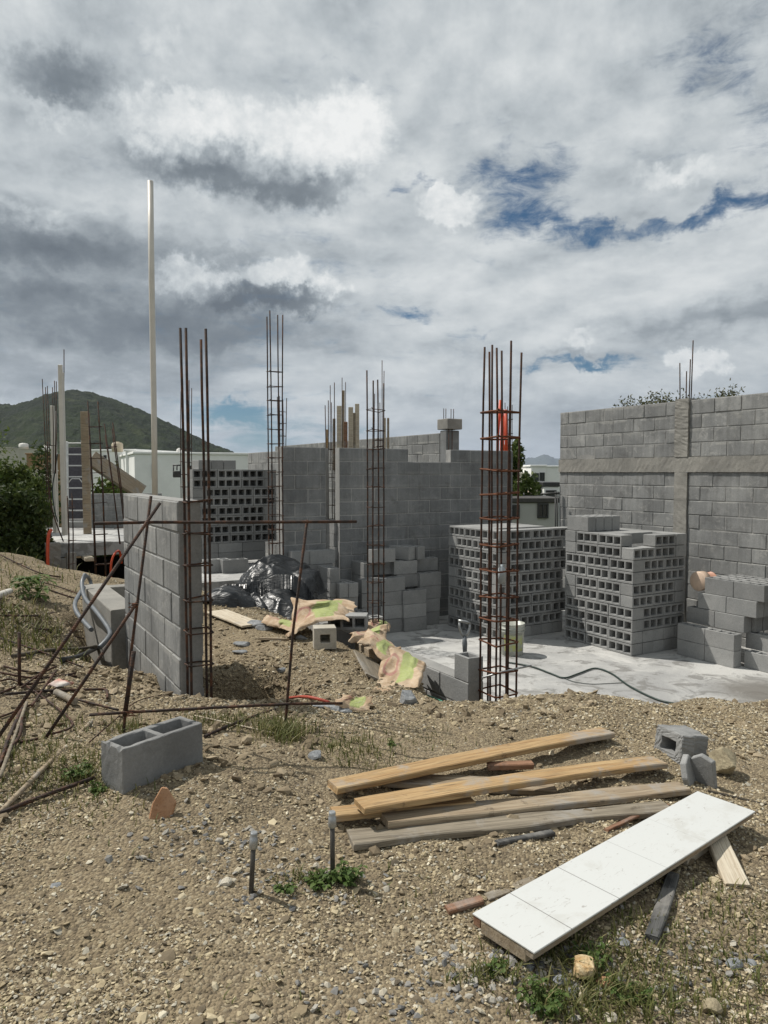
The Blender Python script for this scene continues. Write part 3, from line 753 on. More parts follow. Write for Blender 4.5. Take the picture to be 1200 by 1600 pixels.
def put_block(loc, X, Y, Z, label, group, name='hollow_block', me=None):
    """X long axis, Z the direction the cells open; loc = centre of the base opposite the openings"""
    o = bpy.data.objects.new(name, me or random.choice(ME_BLOCK)); COL.objects.link(o)
    M_ = Matrix((X, Y, Z)).transposed().to_4x4(); M_.translation = loc; o.matrix_world = M_
    tag(o, label, 'concrete block', group); return o
UP = Vector((0, 0, 1))
ORD = ['bottom', 'second', 'third', 'fourth', 'fifth', 'sixth', 'seventh', 'eighth', 'ninth', 'top']
ORD2 = ['first', 'second', 'third', 'fourth', 'fifth', 'sixth', 'seventh', 'eighth']
def stack(s0, t0, nl, na, pattern, who, grp, zb, corner=None, tops=True, rot=0.0, skipf=None, nu=None):
    """blocks lying on their sides; near corner at site(s0,t0); long face A runs along U, face B along V.
       na = length of A in block halves ; nu = length of B in block halves"""
    Ua = Matrix.Rotation(rot, 3, 'Z') @ U; Va = Matrix.Rotation(rot, 3, 'Z') @ V
    P0 = site(s0, t0, zb)
    top = nl-1
    for c in range(nl):
        q = pattern[c]; z = c*.152; items = []
        # each item: (face, a centre along U, b centre along V, orientation 'A' opens -V / 'B' opens -U, ordinal)
        if q == 'P':
            k = 0; a = 0
            while a < na: items.append(('A', a*.2+.2, .1, 'A', k)); a += 2; k += 1
            b = 1; k = 0
            while b < nu: items.append(('B', .1, b*.2+.2, 'B', k)); b += 2; k += 1
        elif q == 'Q':
            items.append(('B', .1, .2, 'B', 0)); b = 2; k = 1
            while b+1 < nu: items.append(('B', .1, b*.2+.2, 'B', k)); b += 2; k += 1
            if b < nu: items.append(('B', .2, b*.2+.1, 'AE', k))
            a = 1; k = 0
            while a+1 < na: items.append(('A', a*.2+.2, .1, 'A', k)); a += 2; k += 1
            if a < na: items.append(('A', a*.2+.1, .2, 'BE', k))
        elif q == 'E':                               # ends showing on face B, sides with holes on face A
            k = 0; a = 0
            while a < na: items.append(('A', a*.2+.2, .1, 'A', k)); a += 2; k += 1
            for b in range(1, nu): items.append(('B', .2, b*.2+.1, 'AE', b))
        if c == top and tops:
            used = []
            a = 2 if q != 'P' else 1
            for bb in range(1, nu):
                aa = 1.2 if q == 'P' else 1.2
                x = .4 if q != 'P' else .4
                while x < na*.2-.1: items.append(('T', x+.0, bb*.2+.1, 'AE', bb)); x += .4
        for fc, a, b, orr, k in items:
            if skipf and skipf(c, fc, k): continue
            if orr in ('A', 'AE'): Xd, Zd = Ua, -Va; off = .1
            else: Xd, Zd = Va, -Ua; off = .1
            Yd = Zd.cross(Xd); j = random.uniform(-.006, .006)
            if fc == 'T': a += .2
            loc = P0+Ua*a+Va*b-Zd*.1+Vector((0, 0, z+.076))+Zd*j
            if Yd.z < 0: Xd = -Xd; Yd = Zd.cross(Xd)
            side = {'A': 'left side', 'B': 'right side', 'T': 'top'}[fc]; mt = '' if fc != 'T' else (' far half' if a > .9 else ' near half')
            cn = ORD[9] if c == nl-1 else ORD[c]
            put_block(loc, Xd, Yd, Zd, '%s course block, %s of %s, %s from near corner%s' % (cn, side, who, ORD2[min(k, 7)], mt), grp)
# right-hand pallet stack
def sk_r(c, f, k): return (c == 9 and f == 'B' and k == 0) or (c == 9 and f == 'T' and k == 1 and False)
pR = gz(987, 1026, SLAB); sR, tR = st(pR.x, pR.y)
stack(sR, tR, 10, 6, 'EEPPQQPPQQ', 'the right square stack', 'hollow blocks of the right square stack', SLAB, nu=5, skipf=sk_r)
# row of four upright blocks on top
for k in range(4):
    l = site(sR+.12+k*.155, tR+1.02, SLAB+1.522)
    put_block(l, U, UP.cross(U), UP, 'upright block %s in the row standing on the right square stack' % ['nearest the left corner,', 'second from the left', 'third from the left', 'furthest right'][k], 'blocks standing on the right square stack')
# middle pallet stack
pM = gz(778, 1001, SLAB); sM, tM = st(pM.x, pM.y)
stack(sM, tM, 10, 6, 'EQPPQQPPQP', 'the middle square stack', 'hollow blocks of the middle square stack', SLAB, nu=6)
# left stack on the upper slab: its long face is parallel to V, facing us
def left_stack():
    zb = .0; pl_ = gz(316, 885, .0); pl_ = at(303, 900, 11.55); s0, t0 = st(pl_.x, pl_.y)
    grp = 'hollow blocks of the left rear stack'; who = 'the left rear stack'
    pat = ['S', 'S', 'R', 'R', 'L', 'L', 'R', 'R', 'L', 'L']      # from the ground up
    Hh = .15
    for c, q in enumerate(pat):
        z = zb+.06+c*.1485; n = 0
        if q == 'S': items = [(k*.4+.2, 'B') for k in range(3)]
        elif q == 'R': items = [(.1, 'E')]+[(.4+.4*k, 'B') for k in range(2)]+[(1.3, 'E')]
        else: items = [(.2+.4*k, 'B') for k in range(3)]+[(1.3, 'E')]
        if q == 'R': items = [(.1, 'E'), (.4, 'B'), (.8, 'B'), (1.2, 'B')]
        for k, (b, orr) in enumerate(items):
            if orr == 'B': Xd, Zd = V.copy(), -U
            else: Xd, Zd = U.copy(), V.copy()
            bb = b; a = .1 if orr == 'B' else .2
            if q == 'S': Zd = U.copy(); Xd = V.copy()
            Yd = Zd.cross(Xd)
            if Yd.z < 0: Xd = -Xd; Yd = Zd.cross(Xd)
            loc = site(s0, t0, z+.075)+V*bb+U*a-Zd*.1
            put_block(loc, Xd, Yd, Zd, '%s course block of %s, %s from its left end' % (ORD[c], who, ORD2[k]), grp)
    for k in range(3):
        put_block(site(s0+.10+.205*k, t0+.2, zb+.06+1.485+.075)-V*0, U, UP, U.cross(UP)*1, 'end-on block topping the left rear stack, %s from the left' % ORD2[k], 'upright blocks on the left rear stack')
    for k, px_ in enumerate((336, 366)):
        p = at(px_, 888, 11.0); put_block(Vector((p.x, p.y, .003)), V, UP.cross(V), UP, ['short upright block at the foot of the left rear stack, nearer the wall stub', 'upright block at the foot of the left rear stack, nearer the black plastic'][k], 'loose blocks at the foot of the left rear stack')
left_stack()

# ---------------------------------------------------------------- loose upright piles
def pile(cols, who, grp, zb):
    """cols: (px, depth Y, courses, axis ('U','V' or angle), ordinal words)"""
    for k, (px_, Y_, cs, ax, w) in enumerate(cols):
        p = at(px_, 738, Y_)
        for c in cs:
            rot = (ANG_V if ax == 'V' else ANG_U if ax == 'U' else ax)+random.uniform(-.05, .05)
            Xd = Vector((math.cos(rot), math.sin(rot), 0)); Yd = UP.cross(Xd)
            jx = random.uniform(-.02, .02)
            put_block(Vector((p.x, p.y, zb+c*.2+.002))+Xd*jx, Xd, Yd, UP, '%s block %s, %s' % (ORD[c] if c else 'lowest', w, who), grp)
g1 = 'loose hollow blocks piled against the wide back wall'
pile([(646, 10.75, [0, 1, 2], 'V', 'in the front column beside the square stack'),
      (611, 10.62, [0, 1, 2, 3], 'V', 'in the front column behind the thin rebar'),
      (580, 10.50, [0, 1, 2, 3], 'V', 'in the front column left of the thin rebar'),
      (668, 11.15, [0, 1, 2, 3], 'V', 'at the right end of the second row'),
      (632, 11.0, [3, 4], 'V', 'in the second row'),
      (598, 10.95, [4], 'V', 'in the middle of the second row'),
      (566, 10.85, [3, 4], 'U', 'at the left of the second row')], 'central pile', g1, SLAB)
p = at(596, 860, 10.75); put_block(Vector((p.x, p.y, SLAB+1.005)), V, UP.cross(V), UP, 'single block crowning the central pile beside the thin rebar', g1)
for k, (px_, Y_, a) in enumerate([(628, 11.15, ANG_U+.35), (645, 11.25, ANG_U+.2), (664, 11.35, ANG_V)]):
    p = at(px_, 738, Y_); Xd = Vector((math.cos(a), math.sin(a), 0)); put_block(Vector((p.x, p.y, SLAB+.803+(.2 if k < 2 else 0))), Xd, UP.cross(Xd), UP, 'skewed block on top of the central pile, %s right of its crown' % ORD2[k], g1)
g2 = 'loose hollow blocks stepping down beside the black plastic'
pile([(500, 10.6, [0, 1, 2, 3, 4, 5], 'V', 'in the tallest column, next to the plastic'),
      (472, 10.5, [3, 4, 5], 'V', 'in the column behind the plastic'),
      (513, 10.25, [0, 1, 2, 3, 4], 'U', 'in the second column'),
      (528, 10.2, [0, 1, 2, 3], 'U', 'in the third column'),
      (541, 10.25, [0, 1, 2, 3], 'U', 'in the fourth column'),
      (552, 10.1, [0, 1], 'U', 'in the fifth column'),
      (566, 10.1, [0, 1], 'U', 'in the sixth column')], 'stepped pile by the plastic', g2, SLAB)
pile([(519, 11.15, [0, 1, 2, 3, 4, 5, 6, 7], 'U', 'in the gap between the two back walls')], 'single column', 'loose hollow blocks in the gap of the back wall', SLAB)
# pile at the right edge, rows running along U
g3 = 'upright hollow blocks piled at the right edge'
q0 = gz(1057, 1022, SLAB); s3, t3 = st(q0.x, q0.y)
rows = {0: [(0, 0, 0), (1, 0, 0), (2.05, .16, 0), (3.0, .16, 0)], 1: [(0, 0, 1), (1, 0, 1), (1.85, .30, 1), (2.85, .30, 1)],
        2: [(.0, .18, 2), (1.0, .18, 2), (1.55, .20, 2)], 3: [(.35, .2, 3), (1.35, .2, 3)], 4: [(.55, .22, 4), (1.55, .22, 4)]}
names = ['near the square stack', 'second along', 'third along', 'nearest the photo edge']
for c, lst in rows.items():
    for k, (a, b, _) in enumerate(lst):
        if c == 2 and k == 2: continue
        l = site(s3+b+.075, t3-a*.4-.2, SLAB+c*.2+.002)
        put_block(l, -U, UP.cross(-U), UP, '%s layer block of the right pile, front row, %s' % (ORD[c] if c else 'bottom', names[k]), g3)
for c in (2, 3, 4):
    for r in range(1, 4 if c == 4 else 3):
        for k in range(2):
            if c == 2 and k == 0: continue
            l = site(s3+{2: .18, 3: .2, 4: .22}[c]+.075+r*.157, t3-({2: .1, 3: .35, 4: .55}[c]+k)*.4-.2, SLAB+c*.2+.002)
            put_block(l, -U, UP.cross(-U), UP, '%s layer block of the right pile, %s row back, %s end' % (ORD[c], ORD2[r], ['far', 'near'][k]), g3)
l = site(s3+.55, t3-1.35, SLAB+.402); put_block(l, -U, UP.cross(-U), UP, 'third-layer block behind the gap in the right pile', g3)
l = site(s3+.62, t3-1.35, SLAB+.002); put_block(l, -U, UP.cross(-U), UP, 'bottom-layer block deep in the gap of the right pile', g3)
# half block and blocks by the rusty column
ME_HALF = block_mesh('half', cells=1, L=.2)
cb = Vector((gz(718, 1071, -.165).x+.02, 0, 0))
o = put_block(site(2.335, .10, -.163), U, UP.cross(U), UP, 'half block standing at the corner of the footing wall beside the rusty column', None, 'half_block', ME_HALF)
ME_TWO = block_mesh('two_cell_block', cells=2)

# terracotta tub on the right pile
def tub():
    c = site(s3+.34, t3-.085, SLAB+.927)
    t = thing('plastic_tub', 'pale terracotta plastic tub lying on its side behind the right block pile', 'tub', c)
    ax = (V.cross(UP)*-1, UP, (-U+V*.15).normalized()); Zd = V.copy(); Yd = UP; Xd = Yd.cross(Zd)
    m = MB(); m.lathe([(0, .0), (.085, 0), (.09, .01), (.105, .18), (.11, .18)], c, 28, axes=(Xd, Yd, Zd)); part('body', m, M_PINK, t)
    m = MB(); m.lathe([(.11, -.02), (.125, -.02), (.125, -.12), (.115, -.13), (.0, -.13)], c+Zd*.06, 28, axes=(Xd, Yd, Zd)); part('rim', m, M_PINK2, t)
tub()

# ================================================================ REBAR
def cage(name, label, c, size, z0, z1s, ties, rod_r=.008, tie_r=.005, mr=None, mtie=None, ang=ANG_V, lean=None, grp=None, jig=.004, offs=None, hooks=True):
    """c = (x, y) base centre; size (w along local x, d); one rod per corner (offs may list others); ties: heights"""
    mr = mr or M_REBAR; mtie = mtie or M_REBAR
    t = thing(name, label, 'rebar column', (c[0], c[1], z0), 0, grp)
    ca, sa = math.cos(ang), math.sin(ang); w, d = size
    offs = offs or [(-1, -1), (1, -1), (1, 1), (-1, 1)]
    lean = lean or (0, 0)
    def pos(a, b, z, k=0.0): 
        f = (z-z0); x = a*w/2; y = b*d/2
        return Vector((c[0]+x*ca-y*sa+lean[0]*f, c[1]+x*sa+y*ca+lean[1]*f, z))
    for i, (a, b) in enumerate(offs):
        zt = z1s[i % len(z1s)]; dx, dy = random.uniform(-jig, jig)*3, random.uniform(-jig, jig)*3; n = 7; pts = []
        for k in range(n+1):
            z = z0+(zt-z0)*k/n; f = max(0, (k/n-.55)/.45)**1.5
            pts.append(pos(a, b, z)+Vector((dx*f*2+random.uniform(-.002, .002), dy*f*2+random.uniform(-.002, .002), 0)))
        m = MB(); m.tube(pts, rod_r, 7); part('rod', m, mr, t)
    for z in ties:
        e = .006+rod_r; til = [random.uniform(-.012, .012) for _ in range(4)]; m = MB()
        cs = []
        for i, (a, b) in enumerate([(-1, -1), (1, -1), (1, 1), (-1, 1)]):
            p = pos(a*(1+2*e/w), b*(1+2*e/d), z+til[i]); cs.append(p)
        pts = []
        for i in range(4):
            p, q = cs[i], cs[(i+1) % 4]; pts += [p.lerp(q, .07), p.lerp(q, .5)+Vector((0, 0, random.uniform(-.003, .003))), p.lerp(q, .93)]
        m.tube(pts, tie_r, 6, closed=True)
        if hooks: m.tube([cs[0].lerp(cs[1], .1), cs[0]+(cs[0]-cs[2])*.12+Vector((0, 0, .012))], tie_r*.9, 5)
        part('tie', m, mtie, t)
    return t
# A: beside the near wall
def frange(a, b, s):
    r = []
    while a < b: r.append(a); a += s
    return r
pA = gz(308, 1080, .1)
cA = at(307, 738, 4.58)
cage('rebar_column', 'dark rebar column rising at the end of the near wall stub', (cA.x, cA.y), (.125, .10), -.1, [2.37, 2.38, 2.33, 2.39], frange(.30, 1.40, .205), .0085, .0055, jig=.003, grp=None)
# C: thin central
cC = at(587, 738, 7.7)
cage('rebar_column', 'slim rebar column standing among cement bags in front of the loose block pile', (cC.x, cC.y), (.13, .11), -.3, [2.44, 2.42, 2.47, 2.56], frange(-.06, 2.2, .2), .008, .004, M_REBAR, M_REBAR, jig=.003)
# D: heavy rusty
cD = at(781, 738, 5.75)
offsD = [(-1, -1), (0, -1), (1, -1), (1, 0), (1, 1), (0, 1), (-1, 1), (-1, 0)]
cage('rebar_column', 'thick rusty rebar column with eight rods at the corner of the slab', (cD.x, cD.y), (.20, .20), -.5, [2.44, 2.50, 2.42, 2.49, 2.46, 2.50, 2.47, 2.42], [1.97, 1.77, 1.52, 1.335, 1.14, .935, .73, .53, .345, .165, -.06, -.235], .0085, .0075, M_REBARR, M_TIER, jig=.003, offs=offsD)
for q, w_ in ((0, -.03), (1, .015)):
    pass
# short bar pushed through it
m = MB(); m.tube([at(753, 1059, 5.6), at(792, 1048, 5.66), at(830, 1040, 5.75)], .008, 7)
single('loose_rebar', m, M_STEEL, 'short steel bar pushed through the thick rusty rebar column', 'rebar')
# B: tallest, at the end of the narrow back wall
cB = at(430.5, 738, 10.35)
cage('rebar_column', 'tallest rebar column, beside the narrow back wall panel', (cB.x, cB.y), (.16, .13), -.2, [3.72, 3.68, 3.70, 3.66], frange(.1, 3.0, .2), .009, .005, jig=.003)
cB2 = at(441, 738, 12.2)
cage('rebar_column', 'short ladder-like rebar cage right behind the tallest rebar column', (cB2.x, cB2.y), (.10, .06), -.1, [2.75, 2.72, 2.7, 2.74], frange(1.5, 2.7, .2), .007, .004)
# gap cage
c_ = at(516, 738, 11.6)
cage('rebar_column', 'thin rebar cage in the gap between the two back walls', (c_.x, c_.y), (.10, .07), -.7, [2.62, 2.9, 2.6, 2.55], frange(.1, 2.0, .22), .007, .004)
c_ = at(592, 738, 13.2)
cage('rebar_column', 'rusty rebar cage showing above the wide back wall', (c_.x, c_.y), (.12, .12), .5, [2.9, 3.3, 2.75, 2.9], frange(1.6, 2.2, .12), .007, .006, M_REBARR, M_REBARR)
# cages on the left building
c_ = at(291, 738, 12.8)
cage('rebar_column', 'thin rebar cage seen above the near wall stub, before the white house', (c_.x, c_.y), (.16, .12), -.1, [3.1, 2.95, 3.1, 2.9], frange(.8, 2.1, .22), .007, .004)
def free_cage(label, rods, ties, d, r=.009, mr=M_REBAR, grp=None, depth=.10):
    """rods: list of ((px,py top),(px,py bottom)); pairs front/back"""
    a0 = at(*rods[0][1], d); t = thing('rebar_column', label, 'rebar column', (a0.x, a0.y, a0.z), 0, grp)
    for i, (tp, bt_) in enumerate(rods):
        dd = d+(depth if i % 2 else 0); m = MB(); A = at(*tp, dd); B = at(*bt_, dd)
        m.tube([B, B.lerp(A, .5)+Vector((.012, 0, 0)), A], r, 6); part('rod', m, mr, t)
    for (x0, y0, x1, y1) in ties:
        m = MB(); A = at(x0, y0, d-.012); B = at(x1, y1, d-.012); C_ = B+Vector((0, depth+.03, 0)); D_ = A+Vector((0, depth+.03, 0))
        m.tube([A, B, C_, D_], .005, 5, closed=True); part('tie', m, mr, t)
free_cage('tall leaning rebar cage in front of the dark opening at the left', [((137, 626), (149, 908)), ((138, 640), (151, 905)), ((153, 627), (165, 905)), ((154, 640), (166, 902))],
          [(138, 667, 155, 666), (139, 693, 157, 692), (140, 716, 159, 716), (141, 739, 160, 738), (143, 787, 162, 785), (146, 836, 163, 835), (148, 883, 167, 882)], 10.6)
free_cage('short leaning rebar cage next to the wall stub, rusty', [((163, 662), (187, 850)), ((164, 680), (188, 850)), ((176, 660), (199, 850)), ((175, 670), (197, 850))],
          [(164, 700, 178, 697), (168, 764, 186, 762), (178, 826, 192, 824)], 10.9, mr=M_REBARR)
free_cage('thin rebar stub in front of the aluminium ladder', [((105, 775), (107, 895)), ((106, 778), (108, 895)), ((112, 770), (114, 895)), ((113, 775), (114, 895))],
          [(105, 793, 113, 793), (106, 845, 114, 845), (106, 882, 114, 881)], 12.6, .008)
free_cage('bundle of thin rebar rods leaning left of the white posts', [((66, 592), (75, 835)), ((71, 605), (77, 845)), ((74, 603), (80, 850)), ((82, 605), (83, 740)), ((85, 595), (86, 740)), ((88, 596), (87, 740))], [(72, 696, 82, 696)], 13.6, .008)

# white posts and boards of the left building
def flat_post(name, label, top, bot, w, d, m_, thick=.04, cat='post', grp=None, jit=.0):
    A, B = at(*bot, d), at(*top, d); L = (B-A).length; Zd = (B-A).normalized(); Xd = Vector((1, 0, 0)); Yd = Zd.cross(Xd).normalized(); Xd = Yd.cross(Zd)
    mb = MB(); mb.box((A+B)/2, (w, thick, L), ch=.004, axes=(Xd, Yd, Zd)); return single(name, mb, m_, label, cat, grp)
m = MB(); m.tube([at(242.5, 800, 8.9), at(240, 640, 8.9)+Vector((.004, 0, 0)), at(237, 440, 8.9), at(235, 283, 8.9)], .034, 16)
single('pvc_pipe', m, M_WHITEP, 'very tall off-white pipe standing upright behind the near wall stub', 'pipe')
t = thing('form_post', 'tallest pair of white boards standing at the corner of the left slab', 'post', at(97, 835, 13.5))
for w, a, b, dd, nm in ((.075, (97, 570), (97.5, 836), 13.5, 'board'), (.045, (101.5, 582), (100, 836), 13.55, 'board')):
    A, B = at(*b, dd), at(*a, dd); m = MB(); m.box((A+B)/2, (w, .04, (B-A).length), ch=.004); part(nm, m, M_WHITEP, t)
t = thing('form_post', 'shorter pair of white boards left of the tallest pair', 'post', at(84, 830, 14.2))
for w, a, b, dd, nm in ((.07, (83, 634), (85, 832), 14.2, 'board'), (.05, (87, 642), (88, 832), 14.25, 'board')):
    A, B = at(*b, dd), at(*a, dd); m = MB(); m.box((A+B)/2, (w, .04, (B-A).length), ch=.004); part(nm, m, M_WHITEP, t)
m = MB(); m.tube([at(100, 700, 13.62), at(100, 546, 13.62)], .009, 6); m2 = m
single('loose_rebar', m, M_REBAR, 'single thin bar poking above the tallest white boards', 'rebar')
flat_post('wooden_post', 'brown wooden board standing right of the aluminium ladder', (132, 643), (137, 838), .16, 15.5, M_WOODG, .05)
flat_post('wooden_post', 'narrow grey lath next to the brown board by the ladder', (139, 645), (141, 760), .035, 15.6, M_WOODD, .03)
# ladder
def ladder():
    d = 16.9; t = thing('ladder', 'aluminium ladder leaning upright on the left slab', 'ladder', at(120, 826, d))
    for a, b in (((105, 690), (106, 828)), ((128, 688), (138, 826))):
        A, B = at(*b, d), at(*a, d+.3); m = MB(); m.box((A+B)/2, (.03, .06, (B-A).length), ch=.004, axes=(Vector((1, 0, 0)), (B-A).normalized().cross(Vector((1, 0, 0))), (B-A).normalized())); part('rail', m, M_ALU, t)
    for k in range(8):
        y = 692.5+17.5*k; f = k/7; x0 = 105.5; x1 = 128.5+8*f*.9; dd = d+.3-.3*f
        m = MB(); A, B = at(x0, y, dd), at(x1, y, dd); m.box((A+B)/2, ((B-A).length, .05, .03), ch=.004); part('rung', m, M_ALU, t)
    m = MB(); m.tube([at(106, 755, d+.15), at(112, 748, d+.15), at(124, 748, d+.15), at(131, 757, d+.15)], .012, 6); part('brace', m, M_ALU, t)
ladder()
# left slab with opening beneath
zL = .2
pa = gz(97, 850, zL); fa = at(76, 850, pa.y-.2)
def lslab():
    t = thing('suspended_slab', 'suspended concrete slab of the left building over a dark opening', 'slab', (pa.x, pa.y, zL))
    s0, t0 = st(pa.x, pa.y)
    m = slab('x', [site(s0-.05, t0), site(s0+4, t0), site(s0+4, t0+4.4), site(s0-.05, t0+4.4)], zL, .24, M_SLAB, ''); part('deck', m, M_SLAB, t, recalc=True)
    m = MB(); m.box(site(s0+2, t0+1.6, -1.0), (3.9, .1, 1.5), ANG_V, .01); part('void_shade_panel', m, M_DARK, t)  # added black sheet: stands in for the shade beneath the deck
    m = MB(); m.box(site(s0-.02, t0+1.0, -.98), (.16, 2.2, 1.85), ANG_V, .01); part('side_wall', m, M_BEAM, t)
    m = MB(); m.box(at(137, 872, pa.y+.1), (.16, .5, .07), ANG_V, .01); part('form_timber', m, M_WOODP, t)
    # corner column with board marks
    m = rough_bar(site(s0-.16, t0-.02, -1.6), site(s0-.16, t0-.02, zL+.03), .22, .24, 40, .01); part('corner_column', m, M_BEAM, t, recalc=True)
    m = MB(); m.box(site(s0+.14, t0-.06, -.75), (.16, .14, 1.6), ANG_V, .01); part('short_column', m, M_BEAM, t)
    return s0, t0
s0L, t0L = lslab()
mb = wall_mb(at(104, 830, 17.6).xy.to_3d(), Vector((.95, .1, 0)), .62, .2, 7); 
mb = MB(); p = at(120, 760, 17.9); mb.box((p.x, p.y, .2+.95), (.52, .15, 1.9), .1, .01); single('grey_pier', mb, simple('plum_grey_render', (.105, .10, .115), .9), 'dark grey pier behind the aluminium ladder', 'pier')
mb = wall_mb(Vector((at(142, 800, 17.2).x, 17.2, 0)), Vector((.97, .22, 0)), 1.6, .2, 4); single('parapet', mb, [M_WALL, M_MORTAR], 'low grey block wall behind the leaning rebar cages', 'wall')
mb = wall_mb(Vector((at(106, 800, 17.3).x, 17.3, 0)), Vector((.97, .1, 0)), .9, .2, 1); single('block_row', mb, [M_BLOCK, M_MORTAR], 'row of grey blocks on the left slab at the foot of the ladder', 'blocks')
# sloping timber formwork behind
def plank_obj(name, label, A, B, w, th, m_, up=None, cat='plank', grp=None, bend=0.0, noise=.003, seg=24, endcut=0.0, parent=None):
    A, B = Vector(A), Vector(B); Xd = (B-A).normalized(); L = (B-A).length; up = Vector(up) if up is not None else UP
    Yd = up.cross(Xd).normalized(); Zd = Xd.cross(Yd); vs = []; fs = []; ch = min(.004, th*.2)
    sec = [(-1, -1, 1, 0), (-1, -1, 0, 1)]
    prof = [(-w/2+ch, -th/2), (w/2-ch, -th/2), (w/2, -th/2+ch), (w/2, th/2-ch), (w/2-ch, th/2), (-w/2+ch, th/2), (-w/2, th/2-ch), (-w/2, -th/2+ch)]
    sd = random.random()*50
    for i in range(seg+1):
        f = i/seg; x = -L/2+L*f; n1 = float(vnoise(f*L*3+sd, sd)-.5)*noise*3; n2 = float(vnoise(f*L*3+sd, sd+9)-.5)*noise*3
        zb = bend*(1-(2*f-1)**2)
        for j, (y, z) in enumerate(prof):
            xx = x+(endcut*(y/w) if i in (0, seg) else 0)+(random.uniform(-.003, .003) if i in (0, seg) else 0)
            vs.append((xx, y*(1+.03*(vnoise(f*9+sd, sd+3)-.5))+(n1 if y < 0 else n2), z+zb+random.uniform(-.0006, .0006)))
    n = 8
    for i in range(seg):
        for k in range(n): fs.append((i*n+k, i*n+(k+1) % n, (i+1)*n+(k+1) % n, (i+1)*n+k))
    fs += [tuple(range(n))[::-1], tuple(range(seg*n, seg*n+n))]
    o = bpy.data.objects.new(name, raw(name, vs, fs, m_, recalc=True)); COL.objects.link(o)
    Mx = Matrix((Xd, Yd, Zd)).transposed().to_4x4(); Mx.translation = (A+B)/2; 
    if parent is None: o.matrix_world = Mx; tag(o, label, cat, grp)
    else:
        o.parent = parent; Mx.translation = (A+B)/2-Vector(parent.location); o.matrix_basis = Mx
    return o
plank_obj('formwork_ramp', 'sloping grey-brown formwork board behind the leaning rebar cages', at(142, 716, 19), at(222, 770, 19.5), .5, .10, M_WOODG, up=Vector((.3, -.6, .7)))
# formwork boards over the back walls
for k, (x, ytop, d, w, lab) in enumerate([(530, 634, 13.2, .085, 'pale vertical form board, leftmost of those above the gap'), (536.5, 610, 13.6, .05, 'thin tall form board second from the left above the gap'), (540, 659, 13.1, .07, 'short reddish form board between taller pale ones'),
        (548, 636, 13.3, .085, 'broad tan form board in the middle of the group'), (553.5, 645, 13.6, .05, 'narrow shaded board beside the broad tan one'), (558, 631, 13.8, .08, 'tallest broad form board at the right of the group'),
        (522, 654, 13.6, .05, 'grey board leaning by the thin cage above the gap'), (511, 671, 13.4, .035, 'short yellowish board left of the thin cage'), (601, 653, 14.6, .05, 'pale board left of a pair behind the slim rebar column'), (606.5, 653, 14.6, .045, 'grey board right of a pair behind the slim rebar column')]):
    flat_post('form_board', lab, (x, ytop), (x, 735), w, d, [M_WOODP, M_WOODG, M_WOODR, M_WOODP, M_WOODD, M_WOODP, M_WOODD, M_WOODO, M_WOODP, M_WOODG][k], .03, 'form board', 'upright form boards above the back walls')
for k, (x, yt, d) in enumerate([(534.5, 590, 13.5), (540, 597, 13.7), (516, 602, 12.9), (597, 563, 13.0)]):
    m = MB(); m.tube([at(x, 735, d), at(x, yt, d)], .007, 6)
    single('loose_rebar', m, M_REBAR, ['thin bar rising beside the pale form boards above the gap', 'thin bar just right of the tallest thin form board', 'thin bar at the left of the gap between back walls', 'tall thin bar behind the slim rebar column'][k], 'rebar')
# orange conduit bundle behind the rusty column
t = thing('conduit_bundle', 'bundle of orange conduits standing beyond the back wall behind the rusty column', 'conduit', at(783, 730, 13.2))
for a, b, dd in (((782, 625), (777, 735), 13.2), ((785, 640), (783, 735), 13.1), ((790, 640), (790, 735), 13.25), ((783, 632), (794, 735), 13.3), ((786, 650), (787, 735), 13.0)):
    m = MB(); A, B = at(*b, dd), at(*a, dd); m.tube([A, A.lerp(B, .5)+Vector((random.uniform(-.02, .02), 0, 0)), B], .026, 8); part('conduit', m, M_ORANGE, t)
c_ = at(791, 738, 13.4)
cage('rebar_column', 'thin rebar cage around the orange conduits beyond the back wall', (c_.x, c_.y), (.16, .12), .5, [2.75, 2.72, 2.7, 2.74], frange(1.2, 2.6, .25), .007, .005)
# conduits of the left building
def hose(name, label, pts, r, m_, cat='hose', n=8, grp=None, sub=6):
    pts = [Vector(p) for p in pts]; out = []
    for i in range(len(pts)-1):
        p0 = pts[max(i-1, 0)]; p1 = pts[i]; p2 = pts[i+1]; p3 = pts[min(i+2, len(pts)-1)]
        for k in range(sub):
            f = k/sub; out.append(.5*((2*p1)+(p2-p0)*f+(2*p0-5*p1+4*p2-p3)*f*f+(-p0+3*p1-3*p2+p3)*f**3))
    out.append(pts[-1]); mb = MB(); mb.tube(out, r, n); return single(name, mb, m_, label, cat, grp)
hose('orange_conduit', 'orange conduit hanging down the outside of the left concrete column', [at(80, 828, 13.1), at(76, 836, 13.0), at(74.5, 860, 12.95), at(75, 898, 12.9)], .03, M_ORANGE, 'conduit')
hose('orange_conduit', 'orange conduit arching over the dark opening beside the wall stub', [at(173, 912, 12.9), at(174, 880, 12.9), at(180, 864, 13.0), at(187, 862, 13.3), at(190, 880, 13.4)], .02, M_ORANGE, 'conduit')
hose('green_cable', 'green hose hanging along the shorter white boards', [at(90, 708, 13.9), at(86, 735, 13.8), at(82, 765, 13.8), at(85, 795, 13.7), at(90, 815, 13.6)], .012, M_GREENH, 'hose')
hose('brown_cable', 'thin brown bar curving down to the left slab edge', [at(74, 690, 13.3), at(76, 760, 13.2), at(84, 805, 13.1), at(99, 846, 13.0)], .012, M_REBARR, 'rebar')

